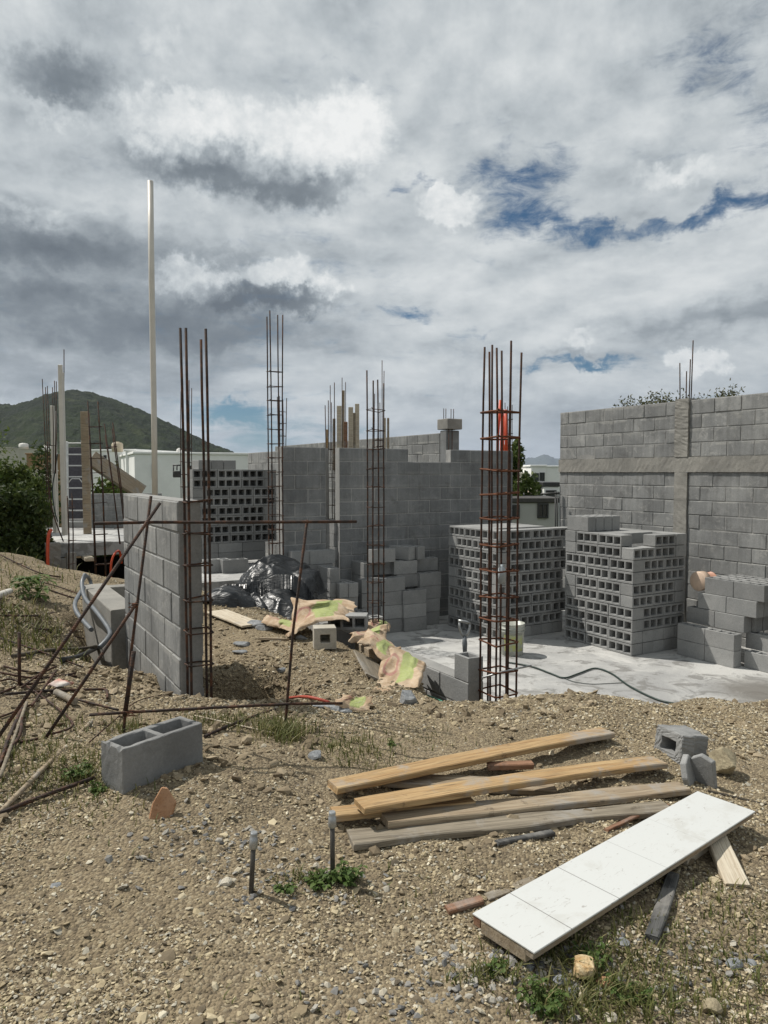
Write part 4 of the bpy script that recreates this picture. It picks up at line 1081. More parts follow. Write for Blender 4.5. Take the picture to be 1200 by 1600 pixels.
# ================================================================ BATTER BOARDS OF REBAR (foreground left)
def rod(label, pts, r=.0075, m_=M_REBAR, name='loose_rebar', grp=None):
    mb = MB(); mb.tube(pts, r, 8); return single(name, mb, m_, label, 'rebar', grp)
gs1 = gnd(193, 1145); gs2 = gnd(445, 1141)
rod('upright rebar stake at the left carrying a long level bar', [gs1-Vector((0, 0, .15)), at(193, 1145, gs1.y), at(205, 1018, gs1.y), at(236, 775, gs1.y)], .0075, name='rebar_stake')
mb = MB(); mb.tube([at(195, 1118, gs1.y-.012), at(209, 1018, gs1.y-.012)], .012, 8); single('stake_sleeve', mb, M_REBAR, 'thick ribbed bar tied to the lower part of the left rebar stake', 'rebar')
rod('leaning rebar stake in the centre, thin, before the dirt mound', [gs2-Vector((0, 0, .1)), at(445, 1141, gs2.y), at(458, 985, gs2.y), at(480, 812, gs2.y)], .0075, name='rebar_stake')
d1 = gs1.y-.02
rod('long level rebar tied across two stakes in front of the wall stub', [at(147, 818, d1-.1), at(236, 816, d1), at(380, 816, (d1+gs2.y)/2), at(480, 815.5, gs2.y-.018), at(557, 815, gs2.y+.1)], .0078)
rod('low rebar lying level between the feet of two stakes', [at(140, 1117, gs1.y-.05), at(200, 1113, gs1.y-.022), at(330, 1106, (d1+gs2.y)/2), at(447, 1100, gs2.y-.02), at(535, 1099, gs2.y+.1)], .0078)
g0 = gnd(2, 1145)
rod('long diagonal rebar brace crossing the left stake near its top', [at(-12, 1165, 2.95), at(120, 975, 3.3), at(250, 786, gs1.y-.03)], .0085)
rod('shorter diagonal rebar brace tied at the middle of the left stake', [gnd(70, 1155), at(215, 940, gs1.y-.02)], .0085)
g_ = gnd(30, 1075); rod('short rusty stake standing at the far left', [g_-Vector((0, 0, .08)), at(30, 988, g_.y)], .010, M_REBARR, 'rebar_stake')
for nm, lab, px_, py_, d in (('tie_wire', 'twist of rusty wire at the crossing of the left stake and brace', 209, 945, gs1.y), ('tie_wire', 'twist of rusty wire at the foot of the left stake', 204, 1115, gs1.y-.02)):
    mb = MB(); c = at(px_, py_, d-.03); pts = [c+Vector((.022*math.cos(a*1.9), .012*math.sin(a*2.3), .012*math.sin(a*1.3+1)))+Vector((random.uniform(-.006, .006), 0, random.uniform(-.006, .006))) for a in range(14)]
    mb.tube(pts, .002, 5); single(nm, mb, M_TIER, lab, 'wire')

# loose bars on the left ground: pixels traced on the terrain, kept at bar height
def lying(label, pix, r=.0065, m_=M_REBAR, lift=.012, name='loose_rebar', cat='rebar', grp=None, sub=5):
    pts = [gnd(*p)+Vector((0, 0, lift+r)) for p in pix]; 
    return hose(name, label, pts, r, m_, cat, 7, grp, sub)
GL = 'rusty bars scattered over the left ground'
LY = [('thick pale-brown bar leaning up from the lower left', [(0, 1277), (60, 1215), (143, 1133)], .011, M_WOODG),
      ('long grass-covered bar running to the big block', [(0, 1278), (70, 1250), (148, 1222)], .009, M_REBAR),
      ('rusty bar with a bent hook end right of the sleeve', [(8, 1091), (80, 1085), (150, 1083), (166, 1084), (168, 1097)], .008, M_REBAR),
      ('kinked shiny bar dropping to the grass', [(2, 1070), (24, 1069), (70, 1098), (114, 1138), (80, 1155)], .006, M_REBARR),
      ('bar lying beside the diagonal brace foot', [(20, 1150), (32, 1163), (60, 1158)], .007, M_REBARR),
      ('bar running toward the left stake foot', [(88, 1088), (130, 1100), (185, 1114)], .007, M_REBAR),
      ('dark bar in the left grass near the border', [(0, 1205), (14, 1160), (36, 1110)], .009, M_REBAR),
      ('pale bar in the left grass parallel to a darker one', [(0, 1225), (16, 1180), (42, 1105)], .009, M_WOODD),
      ('curved rusty bar crossing beneath the brace', [(0, 1124), (40, 1108), (78, 1088), (100, 1064)], .006, M_REBARR),
      ('bar crossing left of the low stake', [(0, 1088), (30, 1076), (70, 1070)], .007, M_REBARR),
      ('bar below the white pipe', [(0, 966), (60, 966), (84, 960)], .007, M_REBAR),
      ('bar sloping across the upper left dirt', [(0, 870), (60, 898), (95, 905)], .009, M_REBAR),
      ('long dark bar crossing the conduits', [(76, 923), (120, 937), (180, 948)], .008, M_REBAR),
      ('bar under the small conduit loop', [(80, 992), (130, 1000), (160, 1013)], .007, M_REBAR),
      ('thick dead branch left of the footing', [(20, 1032), (80, 1022), (130, 1018), (182, 1010)], .014, M_BARK),
      ('thin bar along the dirt near the low stake', [(0, 1002), (60, 1022), (130, 1048)], .006, M_REBAR),
      ('rusty bar low in the scrap heap', [(0, 1042), (40, 1052), (120, 1060)], .007, M_REBARR),
      ('bar lying left in the scrap heap', [(0, 1055), (60, 1064), (118, 1056)], .007, M_REBARR),
      ('rusty bar tilting in the scrap heap', [(34, 1080), (60, 1060), (88, 1046)], .007, M_REBARR),
      ('bar pointing to the pink rag', [(50, 1110), (70, 1080), (88, 1054)], .007, M_REBARR),
      ('bent bar right of the big block', [(320, 1155), (370, 1133), (430, 1112)], .009, M_REBAR),
      ('dry stalk crossing right of the big block', [(305, 1122), (350, 1132), (430, 1150)], .004, M_WOODP),
      ('thin curved wire before the left stake', [(140, 1165), (185, 1125), (215, 1100), (256, 1090)], .0035, M_REBARR),
      ('dark bar sloping at the far left edge', [(0, 1195), (30, 1160), (34, 1130)], .008, M_REBARR),
      ('bar behind the weed at the far left', [(40, 905), (90, 918), (130, 932)], .007, M_REBAR),
      ('short brown bar in the middle dirt at left', [(50, 985), (80, 987), (120, 988)], .006, M_REBAR)]
for i, (lab, pix, r, m_) in enumerate(LY):
    lying(lab, pix, r*(1 if i < 3 else .95), m_, lift=.006+.004*(i % 4), grp=GL)
# grey conduits looped over the low wall
hose('grey_conduit', 'grey conduit looped by the low wall, longer run reaching the footing', [at(133, 897, 7.3), at(128, 912, 7.2), at(133, 935, 6.9), at(150, 955, 6.5), at(171, 985, 6.1), at(168, 998, 5.9), at(155, 1012, 5.8)], .020, M_GREYC, 'conduit', 10)
hose('grey_conduit', 'grey conduit looped by the low wall, shorter run into the dirt', [at(131, 918, 7.25), at(118, 940, 6.8), at(119, 955, 6.6), at(130, 970, 6.4), at(143, 984, 6.2)], .020, M_GREYC, 'conduit', 10)
hose('grey_conduit', 'grey conduit arch rising at the far end of the low wall', [at(133, 935, 7.4), at(143, 925, 7.6), at(141, 908, 7.7), at(135, 900, 7.6), at(129, 908, 7.5)], .018, M_GREYC, 'conduit', 10)
lying('black conduit end lying on the dirt before the footing', [(97, 1038), (125, 1031), (158, 1014)], .018, M_BLACKC, name='black_conduit', cat='conduit')
lying('white pipe lying at the far left behind the weeds', [(-30, 948), (-5, 940), (16, 930)], .030, M_WHITEP, name='white_pipe', cat='pipe')
lying('short round log in the scrap bars', [(88, 1090), (104, 1098), (117, 1105)], .020, M_WOODD, name='log', cat='log')

# ================================================================ FOREGROUND OBJECTS
def big_block():
    A = gz(193, 1246, .19); Xd = Vector((math.cos(R(52)), math.sin(R(52)), 0)); Yd = UP.cross(Xd)
    me = block_mesh('big_block', cells=2, L=.405, W=.165, H=.205, m=concrete('coarse_block', (.165, .165, .162), (.235, .235, .23), island=0, stainamt=.35, scale=1.5))
    o = bpy.data.objects.new('concrete_block', me); COL.objects.link(o)
    c = A+Xd*.20+Yd*.082; Mx = Matrix((Xd, Yd, UP)).transposed().to_4x4(); Mx.translation = c-Vector((0, 0, .005)); o.matrix_world = Mx
    tag(o, 'big grey two-cell block with a chipped corner standing on the gravel at left', 'concrete block')
    # chipped near-left rim
    bm = bmesh.new(); bm.from_mesh(me); bmesh.ops.subdivide_edges(bm, edges=[e for e in bm.edges if e.calc_length() > .05], cuts=5, use_grid_fill=True)
    for v in bm.verts:
        p = v.co
        if p.z > .15 and p.x < -.10:
            n = float(vnoise(p.x*60+5, p.y*60+p.z*30, 3)); w_ = sst(-.13, -.20, p.x) if True else 0
            if p.z > .16 and n > .58: v.co.z -= .022*w_*(n-.3)*2
        v.co += Vector((random.uniform(-1, 1), random.uniform(-1, 1), random.uniform(-1, 1)))*.0010
    bm.to_mesh(me); bm.free()
big_block()
# broken blocks at right
def broken(px_, py_, label, rotz, tilt, cut, size=1.0):
    me = block_mesh('broken_block', cells=2, L=.40*size, W=.16, H=.2, m=M_BLOCK); bm = bmesh.new(); bm.from_mesh(me)
    bmesh.ops.bisect_plane(bm, geom=bm.verts[:]+bm.edges[:]+bm.faces[:], plane_co=(cut, 0, .1), plane_no=(1, .25, .3), clear_outer=True)
    bmesh.ops.subdivide_edges(bm, edges=[e for e in bm.edges if e.calc_length() > .03], cuts=3, use_grid_fill=True)
    for v in bm.verts:
        v.co += Vector((random.uniform(-1, 1), random.uniform(-1, 1), random.uniform(-1, 1)))*.003
    bm.to_mesh(me); bm.free()
    g = gnd(px_, py_); o = bpy.data.objects.new('broken_block', me); COL.objects.link(o)
    o.rotation_euler = (tilt[0], tilt[1], rotz); o.location = g; bpy.context.view_layer.update()
    zmin = min((o.matrix_world @ v.co).z for v in me.vertices); o.location.z -= zmin-g.z+.015
    tag(o, label, 'concrete block', 'broken concrete blocks by the tan rock'); return o
p_ = gnd(1078, 1196); Zd = Vector((-.92, -.38, .16)).normalized(); Xd = Zd.cross(UP).normalized(); Yd = Zd.cross(Xd)
if Yd.z < 0: Xd = -Xd; Yd = Zd.cross(Xd)
ME_BR = block_mesh('broken_half', cells=1, L=.19, W=.155, H=.20, web=.042); _b = bmesh.new(); _b.from_mesh(ME_BR)
bmesh.ops.subdivide_edges(_b, edges=[e for e in _b.edges if e.calc_length() > .03], cuts=4, use_grid_fill=True)
for v in _b.verts:
    v.co += Vector((random.uniform(-1, 1), random.uniform(-1, 1), random.uniform(-1, 1)))*.0025
    if v.co.x > .02 and v.co.z < .1: v.co.x -= .3*(v.co.x-.02); v.co.y *= .9
_b.to_mesh(ME_BR); _b.free()
put_block(p_-Zd*.10+Vector((.0, .10, .068)), Xd, Yd, Zd, 'broken half block lying with its open cell toward the planks', None, 'broken_block', ME_BR)
def shard(px_, py_, label, pts2, th, rotz, tilt, m_, name='block_shard', cat='concrete block'):
    mb = MB(); n = len(pts2); vs = [(x, -th/2, z) for x, z in pts2]+[(x+random.uniform(-.006, .006), th/2, z) for x, z in pts2]
    mb.add(vs, [tuple(range(n)), tuple(range(2*n-1, n-1, -1))]+[(i, i+n, (i+1) % n+n, (i+1) % n) for i in range(n)])
    g = gnd(px_, py_); o = bpy.data.objects.new(name, raw(name, mb.v, mb.f, m_, recalc=True)); COL.objects.link(o)
    o.location = g-Vector((0, 0, .01)); o.rotation_euler = (tilt, 0, rotz); tag(o, label, cat); 
    bv = o.modifiers.new('b', 'BEVEL'); bv.width = .004; bv.segments = 1; return o
shard(1080, 1222, 'pointed grey block fragment leaning against the broken block', [(-.065, 0), (.06, 0), (.07, .10), (.02, .135), (-.05, .115), (-.075, .05)], .03, R(55), R(-14), M_BLOCK)
shard(1100, 1224, 'dark curved grey block fragment next to the tan rock', [(-.06, 0), (.06, 0), (.055, .14), (.0, .16), (-.05, .13)], .03, R(-50), R(10), M_BLOCK)
ico = bmesh.new(); bmesh.ops.create_icosphere(ico, subdivisions=3, radius=1); IV = [v.co.copy() for v in ico.verts]; IF = [tuple(v.index for v in f.verts) for f in ico.faces]; ico.free()
def rock(px_, py_, size, label, m_, rotz=0, seed=0, facets=9, sink=.2, pos=None, name='rock', grp=None):
    rs = np.random.RandomState(seed+100); nr = rs.normal(size=(facets, 3)); nr /= np.linalg.norm(nr, axis=1)[:, None]; dd = rs.uniform(.50, .82, facets)
    v = np.array(IV)
    for n_, d_ in zip(nr, dd):
        k = v@n_; over = np.clip(k-d_, 0, None); v = v-over[:, None]*n_*.94
    v = v*(1+.03*fbm(v[:, 0]*4+seed, v[:, 1]*4+v[:, 2]*3, 3, seed))[:, None]
    v = v*np.array(size)/2; ca, sa = math.cos(rotz), math.sin(rotz); x = v[:, 0]*ca-v[:, 1]*sa; y = v[:, 0]*sa+v[:, 1]*ca; v[:, 0] = x; v[:, 1] = y
    g = Vector(pos) if pos is not None else gnd(px_, py_)
    o = bpy.data.objects.new(name, raw(name, v.tolist(), IF, m_)); COL.objects.link(o)
    o.location = g+Vector((0, size[1]*.25, size[2]*(.5-sink))); return tag(o, label, 'rock', grp)
rock(1139, 1216, (.17, .16, .15), 'large tan boulder beside the broken grey blocks', M_ROCKT, .5, 4, 8, .1)
shard(254, 1276, 'orange flat stone leaning in front of the big block', [(-.052, 0), (.028, -.008), (.052, .055), (.018, .112), (-.004, .118), (-.038, .062)], .028, R(14), R(-22), M_ROCKO, 'rock', 'rock')
rock(918, 1536, (.105, .09, .075), 'bright yellow-white rock in the weeds below the white board', M_ROCKY, .3, 6, 7, .15)
rock(948, 1545, (.07, .05, .03), 'small orange-brown stone just right of the yellow-white rock', M_ROCKO, .3, 9)
rock(1118, 1588, (.075, .06, .05), 'tan rounded stone at the bottom right of the picture', M_ROCKT, .9, 12)
rock(494, 1187, (.085, .07, .045), 'grey speckled lump of rubble left of the planks', M_ROCKG, .5, 14)
rock(636, 1100, (.16, .12, .12), 'dark grey rock under the lowest cement bag', M_ROCKG, .2, 17, 7)
rock(1147, 1514, (.07, .04, .03), 'grey-blue stone near the right bottom corner', M_ROCKG, .2, 19)
rock(85, 1388, (.045, .035, .02), 'dark grey pebble alone at the lower left', M_ROCKG, .7, 21)
rock(352, 1384, (.06, .05, .03), 'whitish pebble beside the left pipe stub', M_ROCKW, .7, 23)
rock(505, 1107, (.20, .07, .04), 'long grey slab fragment among the red strips', M_ROCKG, -.4, 25)
rock(532, 1113, (.20, .07, .04), 'flat grey fragment next to the green paper scrap', M_ROCKG, -.5, 27)
for k, (x, y, s_) in enumerate([(873, 1540, .055), (848, 1530, .04), (892, 1560, .045), (828, 1518, .04), (800, 1535, .035), (1175, 1510, .04), (975, 1478, .045), (955, 1600, .05), (770, 1500, .03)]):
    rock(x, y, (s_, s_*.8, s_*.5), ['grey stone left of the yellow-white rock', 'pale stone at the near corner of the white board', 'bluish stone below the yellow-white rock', 'small grey stone below the board corner', 'little grey stone in the gravel left of the weeds',
         'small stone at the right border', 'grey stone right of the weeds under the board', 'grey stone at the bottom edge right of centre', 'small flat stone left of the board corner'][k], [M_ROCKG, M_ROCKW, M_ROCKG][k % 3], k, 40+k)
for k, (x, y, s_, m_) in enumerate([(397, 980, .16, M_ROCKG), (412, 985, .12, M_ROCKG), (378, 1010, .12, M_ROCKG), (374, 1022, .10, M_ROCKG)]):
    rock(x, y, (s_*1.6, s_, s_*.5), ['grey concrete lump at the foot of the black plastic', 'smaller concrete lump beside the one by the plastic', 'flat grey stone on the dirt above the pit', 'pale stone on the rim of the pit'][k], m_, -.4, 60+k, 6)

# planks
def ends(p, q, z0, z1):
    a = gnd(*p); b = gnd(*q); a.z += z0; b.z += z1; return a, b
th = .028
def ground_plank(label, p, q, w, m_, z0=.02, z1=.02, bend=0, th=.028, **kw):
    a, b = ends(p, q, z0, z1); return plank_obj('plank', label, a, b, w, th, m_, cat='plank', grp='planks lying on the gravel', bend=bend, **kw)
ground_plank('grey weathered plank at the bottom of the plank group, nearest the viewer', (548, 1320), (1040, 1266), .105, M_WOODD, .015, .015, noise=.012)
ground_plank('brown-grey plank, second from the viewer, under the orange one', (600, 1293), (1068, 1238), .10, M_WOODG, .03, .02, noise=.008)
ground_plank('short grey-brown board under the topmost far plank', (590, 1222), (865, 1236), .12, M_WOODG, .012, .012, noise=.006)
ground_plank('short orange plank end poking out left of the middle orange plank', (520, 1290), (735, 1262), .085, M_WOODO, .045, .03)
ground_plank('orange plank lying across the middle of the plank group', (562, 1294), (1030, 1205), .105, M_WOODO, .085, .045, bend=.012)
ground_plank('farthest orange plank, resting on a short board', (520, 1248), (948, 1156), .105, M_WOODO, .05, .04, bend=.008)
ground_plank('small brown wood offcut between the two orange planks', (762, 1210), (832, 1208), .05, M_WOODR, .04, .04)
ground_plank('charred dark batten in front of the grey plank', (776, 1322), (862, 1305), .03, M_WOODB, .012, .012, th=.015)
ground_plank('red-brown splintered lath between the planks and the white board', (945, 1300), (1045, 1262), .018, M_WOODR, .01, .01, noise=.012, th=.010)
ground_plank('black charred stick lying upright in the gravel below the white board', (1018, 1475), (1052, 1375), .042, M_WOODB, .016, .018, th=.022)
ground_plank('pale short board leaning off the right side of the white board', (1152, 1386), (1112, 1318), .085, M_WOODP, .0, .05)
ground_plank('yellowish stick under the right side of the white board', (1066, 1350), (1118, 1316), .035, M_WOODP, .01, .02)
ground_plank('reddish wood offcut at the left end of the white board', (698, 1424), (752, 1408), .035, M_WOODR, .005, .005, th=.018)
ground_plank('thin grey slat under the left end of the white board', (760, 1404), (835, 1376), .04, M_WOODD, .003, .003, th=.010)
ground_plank('long dark branch right of the white board top end', (1105, 1238), (1205, 1262), .012, M_BARK, .0, .0)

# white faced board
def white_board():
    a = gz(740, 1427, .13); b = gz(833, 1488, .13); c = gz(1170, 1272, .13); d = gz(1100, 1232, .13)
    Xd = ((d+c)/2-(a+b)/2).normalized(); L = ((d+c)/2-(a+b)/2).length; W_ = ((b-a).length+(c-d).length)/2
    ctr = (a+b+c+d)/4; Yd = UP.cross(Xd); zg = max(tz(p.x, p.y) for p in (a, b, c, d, ctr))
    t = bpy.data.objects.new('faced_board', None); COL.objects.link(t); tag(t, 'white faced board with brown edges lying slanted on the gravel at right', 'board')
    Mx = Matrix((Xd, Yd, UP)).transposed().to_4x4(); Mx.translation = Vector((ctr.x, ctr.y, .13-.05)); t.matrix_world = Mx
    I3 = (Vector((1, 0, 0)), Vector((0, 1, 0)), UP)
    m = MB(); m.box((0, 0, .047), (L, W_, .006), ch=.0015, axes=I3); part('white_face', m, M_BOARD, t, world=False)
    m = MB(); m.box((0, -W_/2+.020, .033), (L-.004, .03, .020), ch=.002, axes=I3); part('edge_batten', m, M_WOODG, t, world=False)
    m = MB(); m.box((0, W_/2-.016, .028), (L-.004, .03, .030), ch=.002, axes=I3); part('edge_batten', m, M_WOODR, t, world=False)
    m = MB(); m.box((-L/2+.016, 0, .022), (.028, W_-.066, .042), ch=.002, axes=I3); part('end_batten', m, M_WOODG, t, world=False)
    m = MB(); m.box((L/2-.016, 0, .022), (.028, W_-.066, .042), ch=.002, axes=I3); part('end_batten', m, M_WOODP, t, world=False)
white_board()
shard(1118, 1386, 'white scrap chip lying below the pale short board', [(-.02, 0), (.02, .004), (.024, .03), (-.015, .03)], .004, R(20), R(80), M_CARD, 'scrap', 'scrap')
shard(1136, 1391, 'tiny white scrap next to the pale short board', [(-.012, 0), (.012, .004), (.0, .014)], .004, R(-30), R(82), M_CARD, 'scrap', 'scrap')
# pipe stubs
def stub(bx, by, tx, ty, label, capm):
    g = gnd(bx, by); B = g-Vector((0, 0, .05)); A = at(tx, ty, g.y); t = thing('pipe_stub', label, 'pipe', g)
    d = (A-B).normalized(); m = MB(); m.tube([B, B.lerp(A, .5), A-d*.045], .0085, 14); part('pipe', m, simple('dark_pipe', (.075, .068, .06), .5, var=.4), t)
    m = MB(); m.tube([A-d*.055, A-d*.052, A-d*.02, A-d*.018, A-d*.006, A], [.0115, .014, .014, .012, .0125, .011], 14); part('coupling', m, capm, t)
stub(391, 1396, 397, 1300, 'short dark pipe stub with a pale coupling, left of the pair', M_STEEL)
stub(520, 1374, 519, 1268, 'taller dark pipe stub with a steel cap beside green weeds', M_STEEL)

# single block with window, half sunken, at the middle
g = gnd(505, 1018)
ME_H2 = block_mesh('pale_block', cells=1, L=.2, W=.19, H=.2, web=.055, m=concrete('pale_block_mat', (.40, .37, .31), (.50, .47, .41), island=0, stainamt=.2))
Zd = Vector((.15, -1, .05)).normalized(); Xd = Zd.cross(UP).normalized()*-1
Yd = Zd.cross(Xd).normalized(); 
if Yd.z < 0: Xd = -Xd; Yd = Zd.cross(Xd).normalized()
o = put_block(g-Zd*.1+Vector((0, .14, .095)), Xd, Yd, Zd, 'pale half block showing a square hole, on the end of the plywood board', None, 'half_block', ME_H2)
a_, b_ = gnd(425, 1008), gnd(560, 985); plank_obj('plywood_board', 'flat plywood board lying on the dirt mound under the pale half block', a_+Vector((0, .1, .03)), b_+Vector((.05, .25, .05)), .30, .02, M_WOODG, cat='board')
a_, b_ = gnd(533, 1000), gnd(588, 1036); plank_obj('timber_beam', 'short grey timber beam running down the mound beside the cement bags', a_+Vector((0, .1, .06)), b_+Vector((0, .05, .05)), .13, .10, M_WOODG, cat='beam')
a_, b_ = gnd(335, 962), gnd(392, 985); plank_obj('plywood_board', 'pale dusty board lying at the foot of the black plastic', a_+Vector((0, .1, .03)), b_+Vector((0, .1, .03)), .24, .02, M_WOODP, cat='board')
a_, b_ = gnd(570, 1040), gnd(592, 1066); plank_obj('dark_board', 'thin dark board edge under the lowest cement bag', a_+Vector((0, .1, .05)), b_+Vector((0, .05, .0)), .22, .015, M_WOODD, cat='board', up=Vector((.5, -.2, .8)))

# crumpled paper cement bags
def bag(name, label, ctr, ex, ey, amp, seed, m_=M_BAG, drape=None, cat='cement bag', grp=None, puff=.06, nx_=64, ny_=44, uvflip=False, conform=.7):
    """paper sack: two crumpled skins joined along the rim"""
    c = Vector(ctr); ex = Vector(ex); ey = Vector(ey); nrm = ex.cross(ey).normalized()
    if nrm.z < 0: nrm = -nrm
    u = np.linspace(0, 1, nx_); v = np.linspace(0, 1, ny_); Ug, Vg = np.meshgrid(u, v)
    asp = ey.length/ex.length; rc = np.random.RandomState(seed*7+1); cr = 0*Ug
    wx_ = .10*fbm(Ug*3+seed, Vg*3, 3, seed+8)
    for i_ in range(13):
        a_ = rc.rand()*3.1416; o_ = rc.uniform(-.35, .35); dd_ = (Ug-.5+wx_)*math.cos(a_)+(Vg-.5+wx_)*asp*math.sin(a_)-o_; cr = cr+rc.choice([-1, 1])*np.abs(dd_)*rc.uniform(.3, 1)
    cr = (cr-cr.mean())/(cr.std()+1e-6)
    warpx = .17*fbm(Ug*2+seed, Vg*2, 3, seed+5); warpy = .30*fbm(Ug*2, Vg*2+seed, 3, seed+6)
    uu = Ug-.5+warpx; vvv = Vg-.5+warpy
    rim = np.minimum(np.minimum(Ug, 1-Ug)/.22, np.minimum(Vg, 1-Vg)/.28); rim = np.clip(rim, 0, 1)**.5
    hgt = puff*rim*(.25+.8*vnoise(Ug*1.8+seed, Vg*1.5, seed))+amp*.42*cr+amp*.12*fbm(Ug*9+seed, Vg*7, 2, seed+4)
    base = np.array(c)[None, None]+uu[..., None]*np.array(ex)+vvv[..., None]*np.array(ey)
    top_ = base+np.array(nrm)*hgt[..., None]
    if conform:
        tzv = T(top_[..., 0], top_[..., 1], False); low = top_[..., 2]-hgt*0
        top_[..., 2] = np.maximum(top_[..., 2]*(1-0)+0, tzv+.012+.01*rim)
    bot_ = top_-np.array(nrm)*(.004+.012*rim)[..., None]
    mb = MB(); mb.grid(top_); n0 = len(mb.v); mb.grid(bot_[:, ::-1])
    me = raw(name, [Vector(q)-c for q in mb.v], mb.f, m_, mb.mi, mb.sm)
    uv = me.uv_layers.new(name='UVMap'); N = nx_*ny_
    uvc = np.zeros((2*N, 2)); uvc[:N, 0] = Ug.ravel(); uvc[:N, 1] = Vg.ravel(); uvc[N:, 0] = Ug[:, ::-1].ravel(); uvc[N:, 1] = Vg.ravel()
    li = np.zeros(len(me.loops), dtype=np.int32); me.loops.foreach_get('vertex_index', li); uv.data.foreach_set('uv', uvc[li].astype(np.float32).ravel())
    o = bpy.data.objects.new(name, me); COL.objects.link(o); o.location = c; return tag(o, label, cat, grp)
gb = 'empty paper cement bags strewn by the slab edge'
def bagpx(corners_z, **kw): pass
def bag_at(label, p0, p1, p2, z0, z1, z2, **kw):
    """p0 = left-near, p1 = right-near (along bag), p2 = left-far corners as pixels with given heights"""
    A = gz(*p0, z0); B = gz(*p1, z1); C_ = gz(*p2, z2); ex = B-A; ey = C_-A; return bag('cement_bag', label, A+ex/2+ey/2, ex, ey, grp=gb, **kw)
bag_at('crumpled brown cement bag with green print, farthest up, by the black plastic', (452, 984), (548, 985), (455, 948), .05, .0, .12, amp=.075, seed=3, puff=.12)
bag_at('cement bag with a red ring and green band lying across the timber beam', (555, 1010), (610, 1036), (580, 985), .10, -.0, .12, amp=.03, seed=8, puff=.05)
bag_at('lowest sagging cement bag with green print folding over the footing', (583, 1075), (655, 1078), (606, 1022), -.02, -.05, -.05, amp=.055, seed=15, puff=.12)
bag_at('small torn piece of brown cement bag by the foot of the slim rebar column', (568, 990), (608, 985), (572, 972), -.1, -.2, -.1, amp=.07, seed=19, puff=.08, nx_=36, ny_=30)
bag_at('folded scrap of a bag with bright green print on the gravel', (524, 1108), (580, 1110), (530, 1086), .08, .08, .14, amp=.03, seed=27, puff=.02, nx_=36, ny_=30)
bag_at('flattened brown paper sack between the black plastic and the crumpled bag', (470, 962), (560, 966), (478, 940), .06, .0, .06, amp=.035, seed=41, puff=.02)
bag_at('twisted strip of paper sack on the mound right of the pale half block', (545, 1005), (600, 1000), (552, 985), .02, -.02, .04, amp=.05, seed=44, puff=.04, nx_=40, ny_=30)
bag_at('dusty pale sack corner sticking out below the black plastic', (410, 975), (462, 985), (416, 958), .02, .02, .05, amp=.04, seed=47, puff=.03, nx_=40, ny_=30)
for k, (x_, y_, s_) in enumerate([(470, 1000, .08), (545, 970, .10), (560, 975, .07), (600, 990, .09), (620, 1000, .06), (440, 1050, .06), (690, 1080, .08)]):
    rock(x_, y_, (s_*1.5, s_, s_*.7), ['grey rubble lump left of the pale half block', 'rubble lump beside the open-ended grey block', 'small rubble piece beside the open-ended grey block', 'rubble piece at the foot of the slim rebar column', 'small rubble piece on the slab edge near the bags', 'grey stone on the mound behind the central stake', 'rubble stone at the foot of the footing wall'][k], M_ROCKG, k*.7, 90+k, 6)
m_red = simple('red_tape', (.42, .08, .05), .6)
lying('red plastic tape strip on the dirt left of the green paper scrap', [(452, 1095), (480, 1094), (515, 1103)], .010, m_red, name='red_tape', cat='tape')
lying('short red tape strip right of the green paper scrap', [(556, 1098), (582, 1106)], .007, m_red, name='red_tape', cat='tape')
# rag among the left bars
gq = gnd(95, 1077); bag('rag', 'small pink and white rag among the rusty bars', (gq.x, gq.y, gq.z+.03), (.10, .02, 0), (0, .10, .01), .02, 31, simple('pink_rag', (.60, .55, .50), .8, col2=(.50, .22, .16), sc_=6), cat='rag', puff=.03, nx_=20, ny_=16)
# blocks between the bags
p = gz(574, 985, -.25); put_block(Vector((p.x-.02, p.y+.1, -.32)), V, UP.cross(V)*1.0, UP, 'upright block sunk in the dirt at the foot of the slim rebar column', None)
Zd = -V*.3-U*.0+Vector((.2, -.9, 0)); Zd.normalize(); Xd = UP.cross(Zd).normalized(); Yd = Zd.cross(Xd)
p = gz(545, 975, -.05); put_block(Vector((p.x, p.y+.1, -.02)), Xd if Yd.z > 0 else -Xd, Yd if Yd.z > 0 else -Yd, Zd, 'grey block lying on its side behind the crumpled bag, one end open', None)

